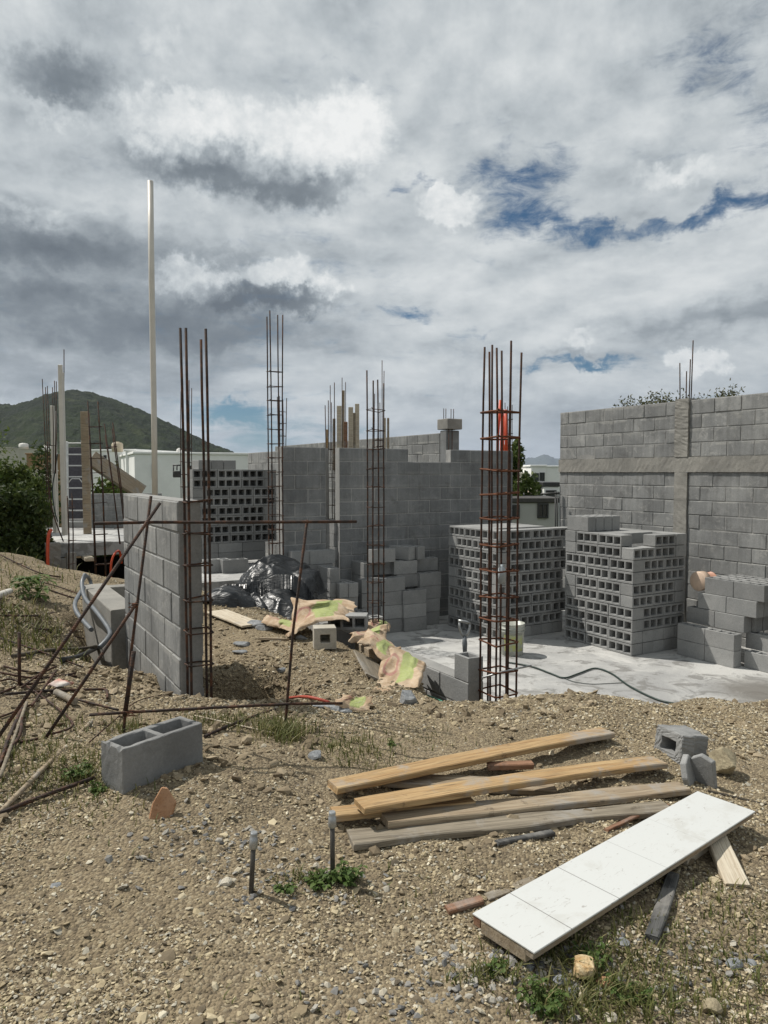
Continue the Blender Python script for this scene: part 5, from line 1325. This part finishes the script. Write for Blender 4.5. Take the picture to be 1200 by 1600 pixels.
# heap of black plastic
def plastic():
    c0 = at(405, 980, 8.55); X0, Y0 = c0.x, c0.y+.75
    def heap(cx, cy, wx, wy, H, seed, n=(170, 120), sh=None):
        u = np.linspace(-1, 1, n[0]); v = np.linspace(-1, 1, n[1]); Ug, Vg = np.meshgrid(u, v)
        ang = np.arctan2(Vg, Ug); rr = np.maximum(np.abs(Ug), np.abs(Vg)); rad = 1+.16*fbm(np.cos(ang)*1.5+seed, np.sin(ang)*1.5, 3, seed)
        q = np.hypot(Ug, Vg)+1e-6; x = Ug/q*rr*rad; y = Vg/q*rr*rad; r = np.hypot(x, y)
        env = np.clip(1-r**2.2, 0, 1)**.7
        w1 = fbm(x*1.6+seed, y*1.6, 3, seed); w2 = fbm(x*1.6, y*1.6+seed+4, 3, seed+2)
        rc = np.random.RandomState(seed); fold = 0*x
        for i_ in range(16):
            a_ = rc.rand()*3.1416; o_ = rc.uniform(-.7, .7); d_ = (x+w1*.22)*math.cos(a_)+(y+w2*.22)*math.sin(a_)-o_; fold = fold+rc.choice([-1, 1])*np.sqrt(d_*d_+.0006)*rc.uniform(.3, 1)
        fold = (fold-fold.mean())/(fold.std()+1e-6)*.17+(1-np.abs(fbm(x*2.6+w2, y*2.2+w1+seed, 2, seed+3))*2.2)*.10
        z = H*(env*(.60+.5*vnoise(x*1.3+seed, y*1.3+seed, seed))+fold*np.clip(env*2.2+.12, 0, 1))
        gx_ = cx+x*wx*1+fold*.15*wx; gy_ = cy+y*wy+w1*.1*wy
        zt = T(gx_, gy_, False); zt = np.where(gy_ > 8.9, np.maximum(zt, -.02), zt); zt = np.maximum(zt, -.2)
        zz = zt+z-.02+.03*(1-r)
        return np.stack([gx_, gy_, zz], -1)
    t = thing('plastic_sheet', 'crumpled heap of shiny black plastic sheeting in front of the block stacks', 'plastic sheet', (X0, Y0, 0))
    def ctr(px_, d): q = at(px_, 738, d); return q.x, q.y
    a = ctr(434, 9.35); m = MB(); m.grid(heap(a[0], a[1], .56, .60, .50, 5)); part('main_bulk', m, M_PLASTIC, t)
    a = ctr(364, 8.75); m = MB(); m.grid(heap(a[0], a[1], .46, .42, .20, 9, (130, 110))); part('spread_flap', m, M_PLASTIC, t)
    a = ctr(440, 8.75); m = MB(); m.grid(heap(a[0], a[1], .44, .40, .26, 12, (130, 110))); part('spread_flap', m, M_PLASTIC, t)
plastic()

# bucket, shovel, hoses on the slab
def bucket():
    b = gz(800, 1022, SLAB); b.z = SLAB+.003
    t = thing('bucket', 'pale plastic bucket with worn yellow-green label standing behind the rusty column', 'bucket', b)
    m = MB(); m.lathe([(0, .006), (.130, .006), (.134, 0), (.136, .004), (.150, .30), (.162, .302), (.162, .312), (.152, .314), (.153, .335), (.165, .337), (.165, .347), (.154, .349), (.156, .39), (.162, .392), (.162, .402), (.150, .402), (.130, .02), (0, .018)], b, 36); part('body', m, M_BUCKET, t)
    m = MB(); n = 14; vs = []; fs = []
    for k in range(n+1):
        a = -math.pi/2-.9+1.8*k/n
        for z, r in ((.06, .1405), (.27, .1505)): vs.append(b+Vector((r*math.cos(a), r*math.sin(a), z)))
    m.add(vs, [(2*k, 2*k+2, 2*k+3, 2*k+1) for k in range(n)], sm=True); part('label', m, M_LABELG, t)
bucket()
def shovel():
    B = at(727, 1035, 6.15); A = at(725, 972, 6.2)
    t = thing('shovel', 'shovel handle with a grey D-grip rising behind the half block', 'shovel', (B.x, B.y, B.z-.6))
    S0 = at(728.5, 1100, 6.1); S1 = at(726, 1000, 6.17)
    m = MB(); m.tube([S0-Vector((0, 0, .3)), S0, S1.lerp(S0, .15)], .0165, 12); part('shaft', m, M_WOODO, t)
    m = MB(); m.tube([S1.lerp(S0, .2), S1.lerp(S0, .05), at(726, 994, 6.18)], [.018, .022, .016], 12); part('socket', m, M_GREYC, t)
    m = MB(); m.tube([at(726, 996, 6.18), at(721, 990, 6.18), at(718, 980, 6.19), at(718, 971, 6.2)], [.012, .011, .010, .011], 8)
    m.tube([at(726, 996, 6.18), at(731, 990, 6.18), at(734, 980, 6.19), at(733.5, 974, 6.2)], [.012, .011, .010, .011], 8)
    m.tube([at(716, 970, 6.2), at(725, 971, 6.2), at(735, 974, 6.2)], .0125, 10); part('grip', m, M_STEEL, t)
    m = MB(); m.box(S0-Vector((0, -.05, .42)), (.22, .02, .28), ch=.004); part('blade', m, M_STEEL, t)
shovel()
def slabhose(label, pix, r, m_, name): return hose(name, label, [gz(x, y, SLAB)+Vector((0, 0, r+.004)) for x, y in pix], r, m_, 'hose', 8)
slabhose('dark green hose snaking over the lower slab to the right edge', [(790, 1036), (830, 1043), (860, 1054), (882, 1061), (905, 1054), (930, 1046), (955, 1054), (985, 1075), (1030, 1096), (1080, 1105), (1130, 1109), (1215, 1107)], .010, M_GREENH, 'garden_hose')
slabhose('thin dark cable splitting off beside the green hose', [(882, 1061), (900, 1067), (925, 1070), (950, 1069), (972, 1068)], .004, M_GREENH, 'cable')
hose('green_pipe', 'short bright green tube under the lowest cement bag', [at(640, 1076, 5.9), at(665, 1086, 5.6), at(692, 1097, 5.3)], .010, M_GREENH2, 'hose')
m = MB(); c = at(784, 899, 5.78); m.lathe([(0, -.065), (.03, -.065), (.032, .05), (.012, .07), (.012, .085), (0, .085)], c, 14); single('plastic_bottle', m, M_BOTTLE, 'cloudy plastic bottle hanging inside the thick rusty rebar column', 'bottle')

# ================================================================ LOOSE STUFF: chips, pebbles
_b = bmesh.new(); bmesh.ops.create_icosphere(_b, subdivisions=1, radius=1); ICO_V = np.array([v.co[:] for v in _b.verts]); ICO_F = np.array([[v.index for v in f.verts] for f in _b.faces]); _b.free()
def chips(name, n, region, smin, smax, flat, m_, seed, label, power=2.2):
    rs = np.random.RandomState(seed); x, y = region(rs, n); s = smin+(smax-smin)*rs.rand(len(x))**power; n = len(x)
    base, q = ICO_V, ICO_F; nv = len(base)
    v = base[None]*(.62+.5*rs.rand(n, nv, 1)); nrm = rs.normal(size=(n, 1, 3)); nrm /= np.linalg.norm(nrm, axis=2, keepdims=True)
    for _ in range(2):
        nrm = rs.normal(size=(n, 1, 3)); nrm /= np.linalg.norm(nrm, axis=2, keepdims=True); v = v-np.clip((v*nrm).sum(2, keepdims=True)-.35, 0, None)*nrm
    v *= 1.15; v[..., 0] *= (.7+.5*rs.rand(n))[:, None]; v[..., 2] *= (flat*(.6+.8*rs.rand(n)))[:, None]
    v *= (s/2)[:, None, None]*1.25
    a = rs.rand(n)*6.283; tx = rs.normal(0, .28, n); ty = rs.normal(0, .28, n)
    ca, sa = np.cos(a)[:, None], np.sin(a)[:, None]; X_ = v[..., 0]*ca-v[..., 1]*sa; Y_ = v[..., 0]*sa+v[..., 1]*ca; Z_ = v[..., 2]+X_*tx[:, None]+Y_*ty[:, None]
    zt = T(x, y); X_ += x[:, None]; Y_ += y[:, None]; Z_ += (zt+s*flat*.18)[:, None]
    vv = np.stack([X_, Y_, Z_], -1).reshape(-1, 3); qq = (q[None]+(np.arange(n)*nv)[:, None, None]).reshape(-1, 3)
    return npobj(name, vv, qq, m_, kind='stuff', label=label)
def clusterfilter(x, y, rs, lo=.25):
    k = np.clip(.5+1.5*fbm(x*1.7, y*1.7, 4, 40)+.9*fbm(x*7, y*7, 3, 44), lo, 1); return rs.rand(len(x)) < k
def reg_near(rs, n):
    y = 1.35+(6.4-1.35)*rs.rand(n)**1.35; x = (rs.rand(n)*2-1)*(y*.60+.25); k = clusterfilter(x, y, rs, .07); x, y = x[k], y[k]
    s, t = st(x, y); k = ~((s > 2.3) & (t > .15)) & (T(x, y, False) > -.78); return x[k], y[k]
def reg_mid(rs, n):
    y = 4+(10-4)*rs.rand(n); x = (rs.rand(n)*2-1)*(y*.60); s, t = st(x, y)
    k = clusterfilter(x, y, rs, .3) & ~((s > 2.3) & (t > .1)) & ~((s > -1.2) & (t > 5.1)); return x[k], y[k]
chips('gravel', 230000, reg_near, .0035, .0145, .5, M_CHIPS, 1, 'loose stone chips covering the ground')
chips('gravel', 90000, reg_mid, .007, .022, .5, M_CHIPS, 2, 'loose stone chips on the dirt mound and left bank')
M_CLOD = chips_mat('soil_clods', [(0, (.14, .108, .070)), (.6, (.25, .20, .13)), (1, (.33, .27, .185))])
def reg_clod(rs, n):
    y = 2.6+(9-2.6)*rs.rand(n); x = (rs.rand(n)*2-1)*(y*.58); s, t = st(x, y); k = ~((s > 2.3) & (t > .1)) & ~((s > -1.2) & (t > 5.1)) & (T(x, y, False) > -.78) & (fbm(x*1.6, y*1.6, 3, 71) > .02); return x[k], y[k]
chips('soil_clods', 9000, reg_clod, .012, .055, .6, M_CLOD, 9, 'lumps of broken brown soil on the mounds', 3)
def reg_pit(rs, n):
    s = .42+rs.normal(0, .42, n); t = .3+rs.normal(0, .42, n); return O.x+V.x*s+U.x*t, O.y+V.y*s+U.y*t
chips('soil_clods', 1500, reg_pit, .012, .06, .6, M_CLOD, 10, 'soil lumps around the dug pit by the wall stub', 2.5)
def reg_big(rs, n):
    y = 1.35+(6.0-1.35)*rs.rand(n); x = (rs.rand(n)*2-1)*(y*.58+.2); s, t = st(x, y); k = ~((s > 2.3) & (t > .1)) & (fbm(x*1.1, y*1.1, 3, 60) > -.25); return x[k], y[k]
chips('pebbles', 3800, reg_big, .012, .034, .45, M_CHIPS, 3, 'larger flat stones scattered over the gravel', 5)
M_CHIPG = chips_mat('grey_chips', [(0, (.09, .09, .09)), (.4, (.20, .195, .185)), (.7, (.33, .31, .27)), (1, (.46, .41, .31))])
def reg_patch(cx, cy, rx, ry):
    c = gnd(cx, cy)
    def f(rs, n): return c.x+rs.normal(0, rx, n), c.y+rs.normal(0, ry, n)
    return f
for k, (a, b, c, d, n) in enumerate([(850, 1520, .20, .07, 420), (400, 1350, .18, .12, 160), (700, 1560, .22, .07, 200), (480, 1380, .15, .08, 120), (280, 1310, .14, .1, 90), (1120, 1500, .15, .08, 110)]):
    chips('pebbles', n, reg_patch(a, b, c, d), .007, .026, .5, M_CHIPG, 30+k, 'patch of grey broken stones')

# ================================================================ GRASS AND WEEDS
def blades(name, spots, label, m_, seed, w=.0022):
    rs = np.random.RandomState(seed); V_ = []; F_ = []; b = 0
    for cx, cy, rx, ry, n, hh in spots:
        c = gnd(cx, cy)
        x = c.x+rs.normal(0, rx, n); y = c.y+rs.normal(0, ry, n); z = T(x, y); h = hh*(.4+.9*rs.rand(n)); a = rs.rand(n)*6.283; ln = rs.rand(n)*.9+.15; ww = w*(.6+rs.rand(n))
        dx, dy = np.cos(a), np.sin(a)
        for k, (f, wf) in enumerate(((0, 1), (.45, .85), (.8, .5), (1, .06))):
            px_ = x+dx*ln*h*f*f; py_ = y+dy*ln*h*f*f; pz = z-.004+h*f*(1-.35*ln*f)
            V_.append(np.stack([np.stack([px_-dy*ww*wf, py_+dx*ww*wf, pz], -1), np.stack([px_+dy*ww*wf, py_-dx*ww*wf, pz], -1)], 1))
        q = np.array([[0, 1, 3, 2], [2, 3, 5, 4], [4, 5, 7, 6]])
        blk = np.concatenate([V_.pop(-4), V_.pop(-3), V_.pop(-2), V_.pop(-1)], 1).reshape(-1, 3)
        V_.append(blk); F_.append((q[None]+(np.arange(n)*8)[:, None, None]).reshape(-1, 4)+b); b += n*8
    return npobj(name, np.concatenate(V_), np.concatenate(F_), m_, kind='stuff', label=label, cat='grass')
blades('grass', [(445, 1150, .07, .10, 420, .10), (400, 1135, .14, .10, 260, .06), (330, 1130, .12, .08, 200, .06), (540, 1165, .12, .10, 260, .05), (560, 1190, .10, .08, 160, .05), (640, 1160, .15, .1, 90, .04),
                 (110, 1190, .18, .12, 420, .05), (40, 1180, .15, .15, 260, .05), (60, 1240, .22, .10, 300, .045), (150, 1215, .10, .06, 240, .05), (200, 1140, .05, .06, 140, .06), (100, 1130, .2, .1, 200, .05)], 'thin grass tufts among the bars and stakes', M_GRASS, 51)
blades('grass', [(20, 985, .22, .22, 420, .09), (50, 965, .2, .2, 260, .08), (10, 1010, .2, .2, 160, .07), (10, 900, .5, .5, 260, .12), (110, 880, .4, .3, 100, .08)], 'long grass on the left bank', M_GRASS, 52, .004)
blades('grass', [(940, 1560, .12, .05, 420, .06), (880, 1500, .12, .06, 300, .045), (990, 1530, .12, .08, 300, .05), (1080, 1480, .2, .10, 330, .035), (1150, 1430, .12, .10, 260, .035), (1180, 1540, .12, .10, 260, .04), (760, 1525, .06, .03, 180, .04), (985, 1440, .08, .05, 120, .03),
                 (480, 1380, .06, .03, 120, .04), (350, 1575, .3, .1, 60, .03), (1120, 1580, .1, .05, 160, .04), (920, 1590, .1, .04, 240, .05), (620, 1380, .15, .1, 60, .03), (160, 1280, .15, .1, 60, .04)], 'low sparse grass around the white board and stones', M_GRASS, 53)
def weed(px_, py_, label, n, r, h, seed, leaf=.022, m_=M_WEED, droop=.3, pos=None, lobes=False):
    rs = np.random.RandomState(seed); g = Vector(pos) if pos is not None else gnd(px_, py_); mbl = MB(); mst = MB()
    for i in range(n):
        a = rs.rand()*6.283; rr = r*rs.rand()**.5; tip = g+Vector((math.cos(a)*rr, math.sin(a)*rr, 0)); tip.z = tz(tip.x, tip.y)+h*(.3+.8*rs.rand())
        root = g+Vector((math.cos(a)*rr*.4, math.sin(a)*rr*.4, 0)); root.z = tz(root.x, root.y)-.005
        mst.tube([root, root.lerp(tip, .5)+Vector((0, 0, h*.12)), tip], .0012, 4, cap=False)
        for k in range(rs.randint(4, 8) if not lobes else 7):
            b = rs.rand()*6.283 if not lobes else a+k*6.283/7; d = Vector((math.cos(b), math.sin(b), rs.uniform(-.45, .25))).normalized(); sd = d.cross(UP).normalized(); L_ = leaf*(.6+.8*rs.rand()); o = tip if lobes else root.lerp(tip, rs.uniform(.35, 1.0))
            w_ = L_*(.30 if not lobes else .17); up = sd.cross(d)
            p1 = o+d*L_*.35; p2 = o+d*L_*.7; p3 = o+d*L_-up*L_*droop
            mbl.add([o, p1+sd*w_*.8+up*w_*.2, p1-sd*w_*.8+up*w_*.2, p1-up*w_*.1, p2+sd*w_, p2-sd*w_, p2-up*w_*.35, p3], [(0, 1, 3), (0, 3, 2), (1, 4, 6, 3), (3, 6, 5, 2), (4, 7, 6), (6, 7, 5)], sm=True)
    t = thing('weed', label, 'weed', g); part('stems', mst, m_, t); part('leaves', mbl, m_, t); return t
weed(500, 1385, 'leafy green weed left of the taller pipe stub', 22, .055, .05, 1, .020)
weed(540, 1378, 'leafy green weed right of the taller pipe stub', 30, .06, .06, 2, .022)
weed(445, 1395, 'small flat weed between the two pipe stubs', 12, .035, .03, 3, .018)
weed(850, 1575, 'green weed patch at the bottom edge left of the yellow-white rock', 40, .07, .05, 4, .016)
weed(930, 1510, 'green weed beside the near corner of the white board', 30, .08, .045, 5, .015)
weed(985, 1560, 'green weed right of the yellow-white rock', 22, .07, .04, 6, .014)
weed(120, 1215, 'dark leafy weed left of the big block', 22, .07, .06, 7, .022)
weed(150, 1240, 'small weed touching the left corner of the big block', 12, .04, .04, 8, .018)
weed(50, 935, 'broad-leaved green plant on the left bank', 16, .16, .22, 9, .11, M_WEED, .25, None, True)
weed(612, 1165, 'tiny green sprout above the planks', 8, .03, .03, 10, .016)
weed(780, 1520, 'small weed under the near edge of the white board', 14, .05, .035, 11, .014)

# ================================================================ TREES
def tree(name, label, base, h, rx, ry, rz_, nleaf, lsize, m_, seed, trunk_r=.12, cz=.6, grp=None, cat='tree', clump=26, gap=.55, limbs=7):
    rs = np.random.RandomState(seed); base = Vector(base); top = base+Vector((0, 0, h)); t = thing(name, label, cat, base, 0, grp)
    m = MB(); cc = base+Vector((0, 0, h*cz)); m.tube([base-Vector((0, 0, .3)), base.lerp(cc, .5)+Vector((rs.normal(0, .1), 0, 0)), cc], [trunk_r, trunk_r*.75, trunk_r*.45], 8)
    cl = []
    for i in range(clump):
        d = rs.normal(size=3); d /= np.linalg.norm(d); r = rs.uniform(.35, .95); c = np.array(cc)+d*np.array([rx, ry, rz_])*r; cl.append((c, rs.uniform(.22, .42)))
        if i < limbs: m.tube([base.lerp(cc, .55), base.lerp(Vector(c), .62)+Vector((0, 0, h*.05)), Vector(c)], [trunk_r*.4, trunk_r*.25, trunk_r*.08], 6)
    part('trunk', m, M_BARK, t)
    n = nleaf; ci = rs.randint(0, clump, n); C_ = np.array([c for c, _ in cl])[ci]; Rr = np.array([r for _, r in cl])[ci]
    d = rs.normal(size=(n, 3)); d /= np.linalg.norm(d, axis=1)[:, None]; p = C_+d*(Rr*rs.rand(n)**.45)[:, None]*np.array([rx, ry, rz_])
    a = rs.normal(size=(n, 3)); a /= np.linalg.norm(a, axis=1)[:, None]; b = np.cross(a, rs.normal(size=(n, 3))); b /= np.linalg.norm(b, axis=1)[:, None]
    s = lsize*(.5+rs.rand(n))[:, None]; v = np.stack([p-a*s, p-b*s*.45, p+a*s, p+b*s*.45], 1).reshape(-1, 3); q = np.arange(n*4).reshape(-1, 4)
    o = npobj('crown', v, q, m_, parent=t, loc=tuple(base)); return t
def tpx(px_, pytop, Y_, zb): p = at(px_, pytop, Y_); return Vector((p.x, p.y, zb)), p.z-zb
spec = [(2, 742, 13.2, .8, 'low dark bush at the left edge beyond the bars', M_LEAFD, .045, 14000), (38, 716, 15.5, .62, 'bushy green tree left of the white boards', M_LEAF, .05, 15000),
        (15, 712, 19, 1.0, 'taller green tree behind the bush at left', M_LEAF, .06, 12000), (58, 790, 13.6, .34, 'dark undergrowth bush touching the left concrete column', M_LEAFD, .04, 7000),
        (-2, 715, 34, 2.2, 'distant green tree at the left edge under the hill', M_LEAF, .10, 8000), (58, 722, 30, .9, 'distant dark tree near the white domes', M_LEAFD, .09, 6000), (-50, 745, 15, 1.2, 'dark tree just outside the left border', M_LEAFD, .06, 8000)]
for k, (x, yt, Y_, rx, lab, m_, ls, nl) in enumerate(spec):
    zb = tz(at(x, 738, Y_).x, Y_); b, h = tpx(x, yt, Y_, zb); tree('tree', lab, b, h*.97, rx, rx, h*.52, nl, ls, m_, 70+k, .12, .52, 'green trees and bushes at the left')
b, h = tpx(160, 748, 20.5, -3); tree('tree', 'green tree between the ladder board and the white house', b, h*.97, .75, .8, 1.4, 3500, .09, M_LEAF, 90, .07, .72)
b, h = tpx(178, 735, 21.5, -3); tree('tree', 'thin green tree in front of the white house', b, h*.97, .5, .5, 1.2, 1500, .09, M_LEAF, 91, .05, .75)
b, h = tpx(797, 702, 27, -6); tree('tree', 'dark green tree just right of the thick rusty rebar column', b, h*.98, 1.0, 1.2, 2.6, 8000, .11, M_LEAF, 92, .12, .72)
b, h = tpx(822, 720, 34, -6); tree('tree', 'smaller shaded tree behind the one at the rusty column', b, h*.98, .7, 1.2, 2.2, 3500, .12, M_LEAFD, 93, .10, .72)
def bare_tree(label, px_, ytop, Y_, spread, seed, n=9):
    rs = np.random.RandomState(seed); b, h = tpx(px_, ytop, Y_, -1.5); t = thing('bare_tree', label, 'tree', b, 0, 'nearly bare trees above the right wall'); m = MB(); lv = []
    def grow(p, d, L, r, dep):
        q = p+d*L; mid = p.lerp(q, .5)+Vector(rs.normal(0, L*.05, 3)); m.tube([p, mid, q], [r*1.5, r*1.3, r*1.0], 5, cap=False)
        if dep == 0:
            for _ in range(14): lv.append(np.array(q)+rs.normal(0, .09, 3))
            return
        for k in range(3):
            dd = (d+Vector(rs.normal(0, .42, 3))+Vector((0, 0, .10))).normalized(); grow(p.lerp(q, rs.uniform(.6, 1)), dd, L*rs.uniform(.60, .80), r*.6, dep-1)
    trunk_top = b+Vector((0, 0, h*.55)); m.tube([b, trunk_top], [.09, .06], 7)
    for k in range(n//3+1):
        a = rs.rand()*6.28; grow(trunk_top, Vector((math.cos(a)*spread, math.sin(a)*spread*.6, .8)).normalized(), h*.17, .035, 4)
    part('trunk', m, M_BARK, t); lv = np.array(lv); lv = lv[rs.rand(len(lv)) < .42]; nl = len(lv); a = rs.normal(size=(nl, 3)); a /= np.linalg.norm(a, axis=1)[:, None]; c = np.cross(a, rs.normal(size=(nl, 3))); c /= np.linalg.norm(c, axis=1)[:, None]
    s = .045; npobj('crown', np.stack([lv-a*s, lv-c*s*.4, lv+a*s, lv+c*s*.4], 1).reshape(-1, 3), np.arange(nl*4).reshape(-1, 4), M_LEAFO, parent=t, loc=tuple(b))
bare_tree('nearly bare tree showing above the middle of the right wall', 1012, 594, 17, .7, 5)
bare_tree('nearly bare tree above the right wall left of its starter bars', 1050, 600, 17.5, .8, 8)
bare_tree('nearly bare tree above the right wall right of its starter bars', 1100, 584, 17, .75, 11)

# ================================================================ HOUSES
def bx(p, q, z0, z1): m = MB(); m.box(((p[0]+q[0])/2, (p[1]+q[1])/2, (z0+z1)/2), (abs(q[0]-p[0]), abs(q[1]-p[1]), z1-z0), ch=.02); return m
def house(name, label, pxl, pxr, pyt, Y_, depth, m_, zb=-8, ang=0.0, wins=(), roofm=None, cap=.12, winm=None):
    A = at(pxl, pyt, Y_); B = at(pxr, pyt, Y_); L = B.x-A.x; t = thing(name, label, 'house', (A.x, Y_, zb)); t.rotation_euler.z = ang
    H = A.z-zb; I3 = None
    m = MB(); m.box((L/2, depth/2, H/2), (L, depth, H), ch=.02); part('wall', m, m_, t, world=False)
    m = MB(); m.box((L/2, depth/2, H+cap/2-.01), (L+.15, depth+.15, cap), ch=.02); part('roof', m, roofm or m_, t, world=False)
    for (x0, y0, x1, y1) in wins:
        a = at(x0, y0, Y_); b = at(x1, y1, Y_); w = b.x-a.x; h = a.z-b.z; cx = (a.x+b.x)/2-A.x; cz = (a.z+b.z)/2-zb
        m = MB(); f = .06
        for (px_, pz_, sx, sz) in ((cx, cz+h/2, w+f, f), (cx, cz-h/2, w+f, f), (cx-w/2, cz, f, h-f), (cx+w/2, cz, f, h-f), (cx, cz, f*.7, h-f)): m.box((px_, -.02, pz_), (sx, .10, sz), ch=.005)
        o = part('window', m, M_FRAME, t, world=False)
        m = MB(); m.box((cx, -.012, cz), (w-f, .03, h-f), ch=.002); g = bpy.data.objects.new('pane', raw('pane', m.v, m.f, winm or M_GLASS)); COL.objects.link(g); g.parent = o
    return t
house('house', 'long low white house behind the near wall stub, under the hill', 210, 400, 709, 38, 14, M_WHITE, ang=.42, wins=((237, 726, 241, 745), (296, 728, 316, 745)))
house('house', 'white house part left of the tall pipe, lit side', 196, 214, 705, 41, 12, M_WHITE, ang=-.25)
house('house', 'small white building behind the leaning rebar cages', 141, 192, 705, 46, 10, M_WHITE, wins=((152, 718, 160, 726), (163, 712, 166, 716)))
house('house', 'brown-topped house right of the left rear stack top', 376, 430, 728, 55, 10, M_CREAM, roofm=M_BROWNW, cap=.55, wins=((384, 737, 408, 741),))
house('house', 'small brown house under the hill among trees at left', 41, 60, 710, 60, 8, M_BROWNW)
house('house', 'tiny cream house in the town at the far left', -10, 12, 700, 120, 10, M_CREAM)
house('house', 'low pale house on the slope at the left border', -20, 8, 736, 50, 8, M_CREAM)
house('house', 'single-storey pale grey house with dark fascia beyond the slab', 780, 873, 785, 24, 7, M_GREYP, zb=-5, roofm=simple('dark_fascia', (.08, .075, .07), .7), cap=.16, wins=((795, 790, 810, 808), (841, 788, 855, 808)))
t_ = house('house', 'modern white two-storey house with square windows beyond the right wall', 830, 853, 729, 48, 9, M_WHITE, zb=-8, wins=((831.5, 740, 841, 751), (844, 739, 850, 751)))
house('house', 'white wing with a long blank wall right of the modern house', 853, 905, 730, 49, 9, M_WHITE, zb=-8, ang=.12)
house('house', 'lower white terrace wing left of the modern house', 812, 832, 741, 50, 7, M_CREAM, zb=-8, wins=((818, 745, 822, 750),))
house('house', 'dark-roofed small building between the two right houses', 850, 873, 760, 33, 5, M_WHITE, zb=-7, roofm=M_FRAME, cap=.2, wins=((854, 767, 868, 775),))
house('house', 'narrow white building left of the small dark-roofed one', 815, 850, 768, 36, 5, M_CREAM, zb=-7, wins=((838, 762+8, 846, 778),))
def tank(label, px_, y0, y1, w, Y_, m_):
    A = at(px_, y1, Y_); B = at(px_, y0, Y_); h = B.z-A.z; r = w/F*Y_/2; t = thing('water_tank', label, 'water tank', (A.x, Y_, A.z))
    m = MB(); m.lathe([(0, 0), (r*.95, 0), (r, h*.04), (r, h*.35), (r*1.03, h*.38), (r, h*.41), (r, h*.75), (r*.8, h*.88), (r*.35, h*.93)], A, 24); part('tank_body', m, m_, t)
    m = MB(); m.lathe([(r*.36, h*.92), (r*.38, h), (0, h)], A, 20); part('lid', m, m_, t)
tank('beige water tank on the roof behind the leaning rebar cages', 183.5, 690, 706, 17, 44, M_TANK)
tank('beige water tank beside the brown-topped house', 397, 713, 729, 15, 56, M_TANK)
tank('beige water tank in a frame before the modern white house', 832, 760, 777, 15, 30, M_TANK)
tank('white domed tank at far left beyond the trees', 37, 692, 702, 14, 62, M_TANKW)
tank('pinkish-white domed tank just left of the white boards', 74, 696, 706, 13, 60, M_TANKW)
tank('small white tank above the long white house', 280, 700, 712, 8, 42, M_TANKW)
# gate-like dark bars at the right end of the low house, parapet and poles beyond
t = thing('metal_fence', 'dark vertical pipes between the pale grey house and the right wall', 'fence', at(875, 880, 20))
for x in (868, 871.5, 875, 878.5):
    m = MB(); m.tube([at(x, 900, 20), at(x, 768, 20)], .022, 6); part('upright', m, M_FRAME, t)
m = MB(); m.tube([at(845, 772, 20), at(884, 770, 20)], .03, 6); part('rail', m, M_FRAME, t)
t = thing('gas_cylinder_cage', 'dark mesh lift cage hanging by bars above the near wall stub', 'cage', at(277, 745, 12.6))
for (a, b) in (((271, 727), (271, 745)), ((282, 727), (282, 745)), ((276.5, 727), (276.5, 735))):
    m = MB(); m.tube([at(*a, 12.6), at(*b, 12.6)], .012, 6); part('bar', m, M_FRAME, t)
m = MB(); m.box(at(276.5, 741, 12.6), (.13, .06, .11), ch=.01); part('basket', m, M_FRAME, t)
m = MB(); m.tube([at(270, 727, 12.6), at(283, 727, 12.6)], .012, 6); part('bar', m, M_FRAME, t)
bpy.context.view_layer.update()

# ================================================================ AIR
def haze():
    x0, x1, y0, y1, z0, z1 = -19000, 22000, -200, 24000, -150, 900
    vs = [(x, y, z) for x in (x0, x1) for y in (y0, y1) for z in (z0, z1)]
    fs = [(0, 1, 3, 2), (4, 6, 7, 5), (0, 4, 5, 1), (2, 3, 7, 6), (0, 2, 6, 4), (1, 5, 7, 3)]
    m = bpy.data.materials.new('air'); m.use_nodes = True; g = NT(m.node_tree); g.n.clear()
    v = g.n.new('ShaderNodeVolumePrincipled'); v.inputs['Color'].default_value = (.72, .82, 1, 1); v.inputs['Density'].default_value = HAZE; v.inputs['Anisotropy'].default_value = .2
    out = g.n.new('ShaderNodeOutputMaterial'); g.l.new(v.outputs[0], out.inputs['Volume'])
    o = bpy.data.objects.new('haze', raw('haze', vs, fs, m, recalc=True)); COL.objects.link(o); tag(o, 'thin bluish haze', None, None, 'stuff')
HAZE = .000032
haze()
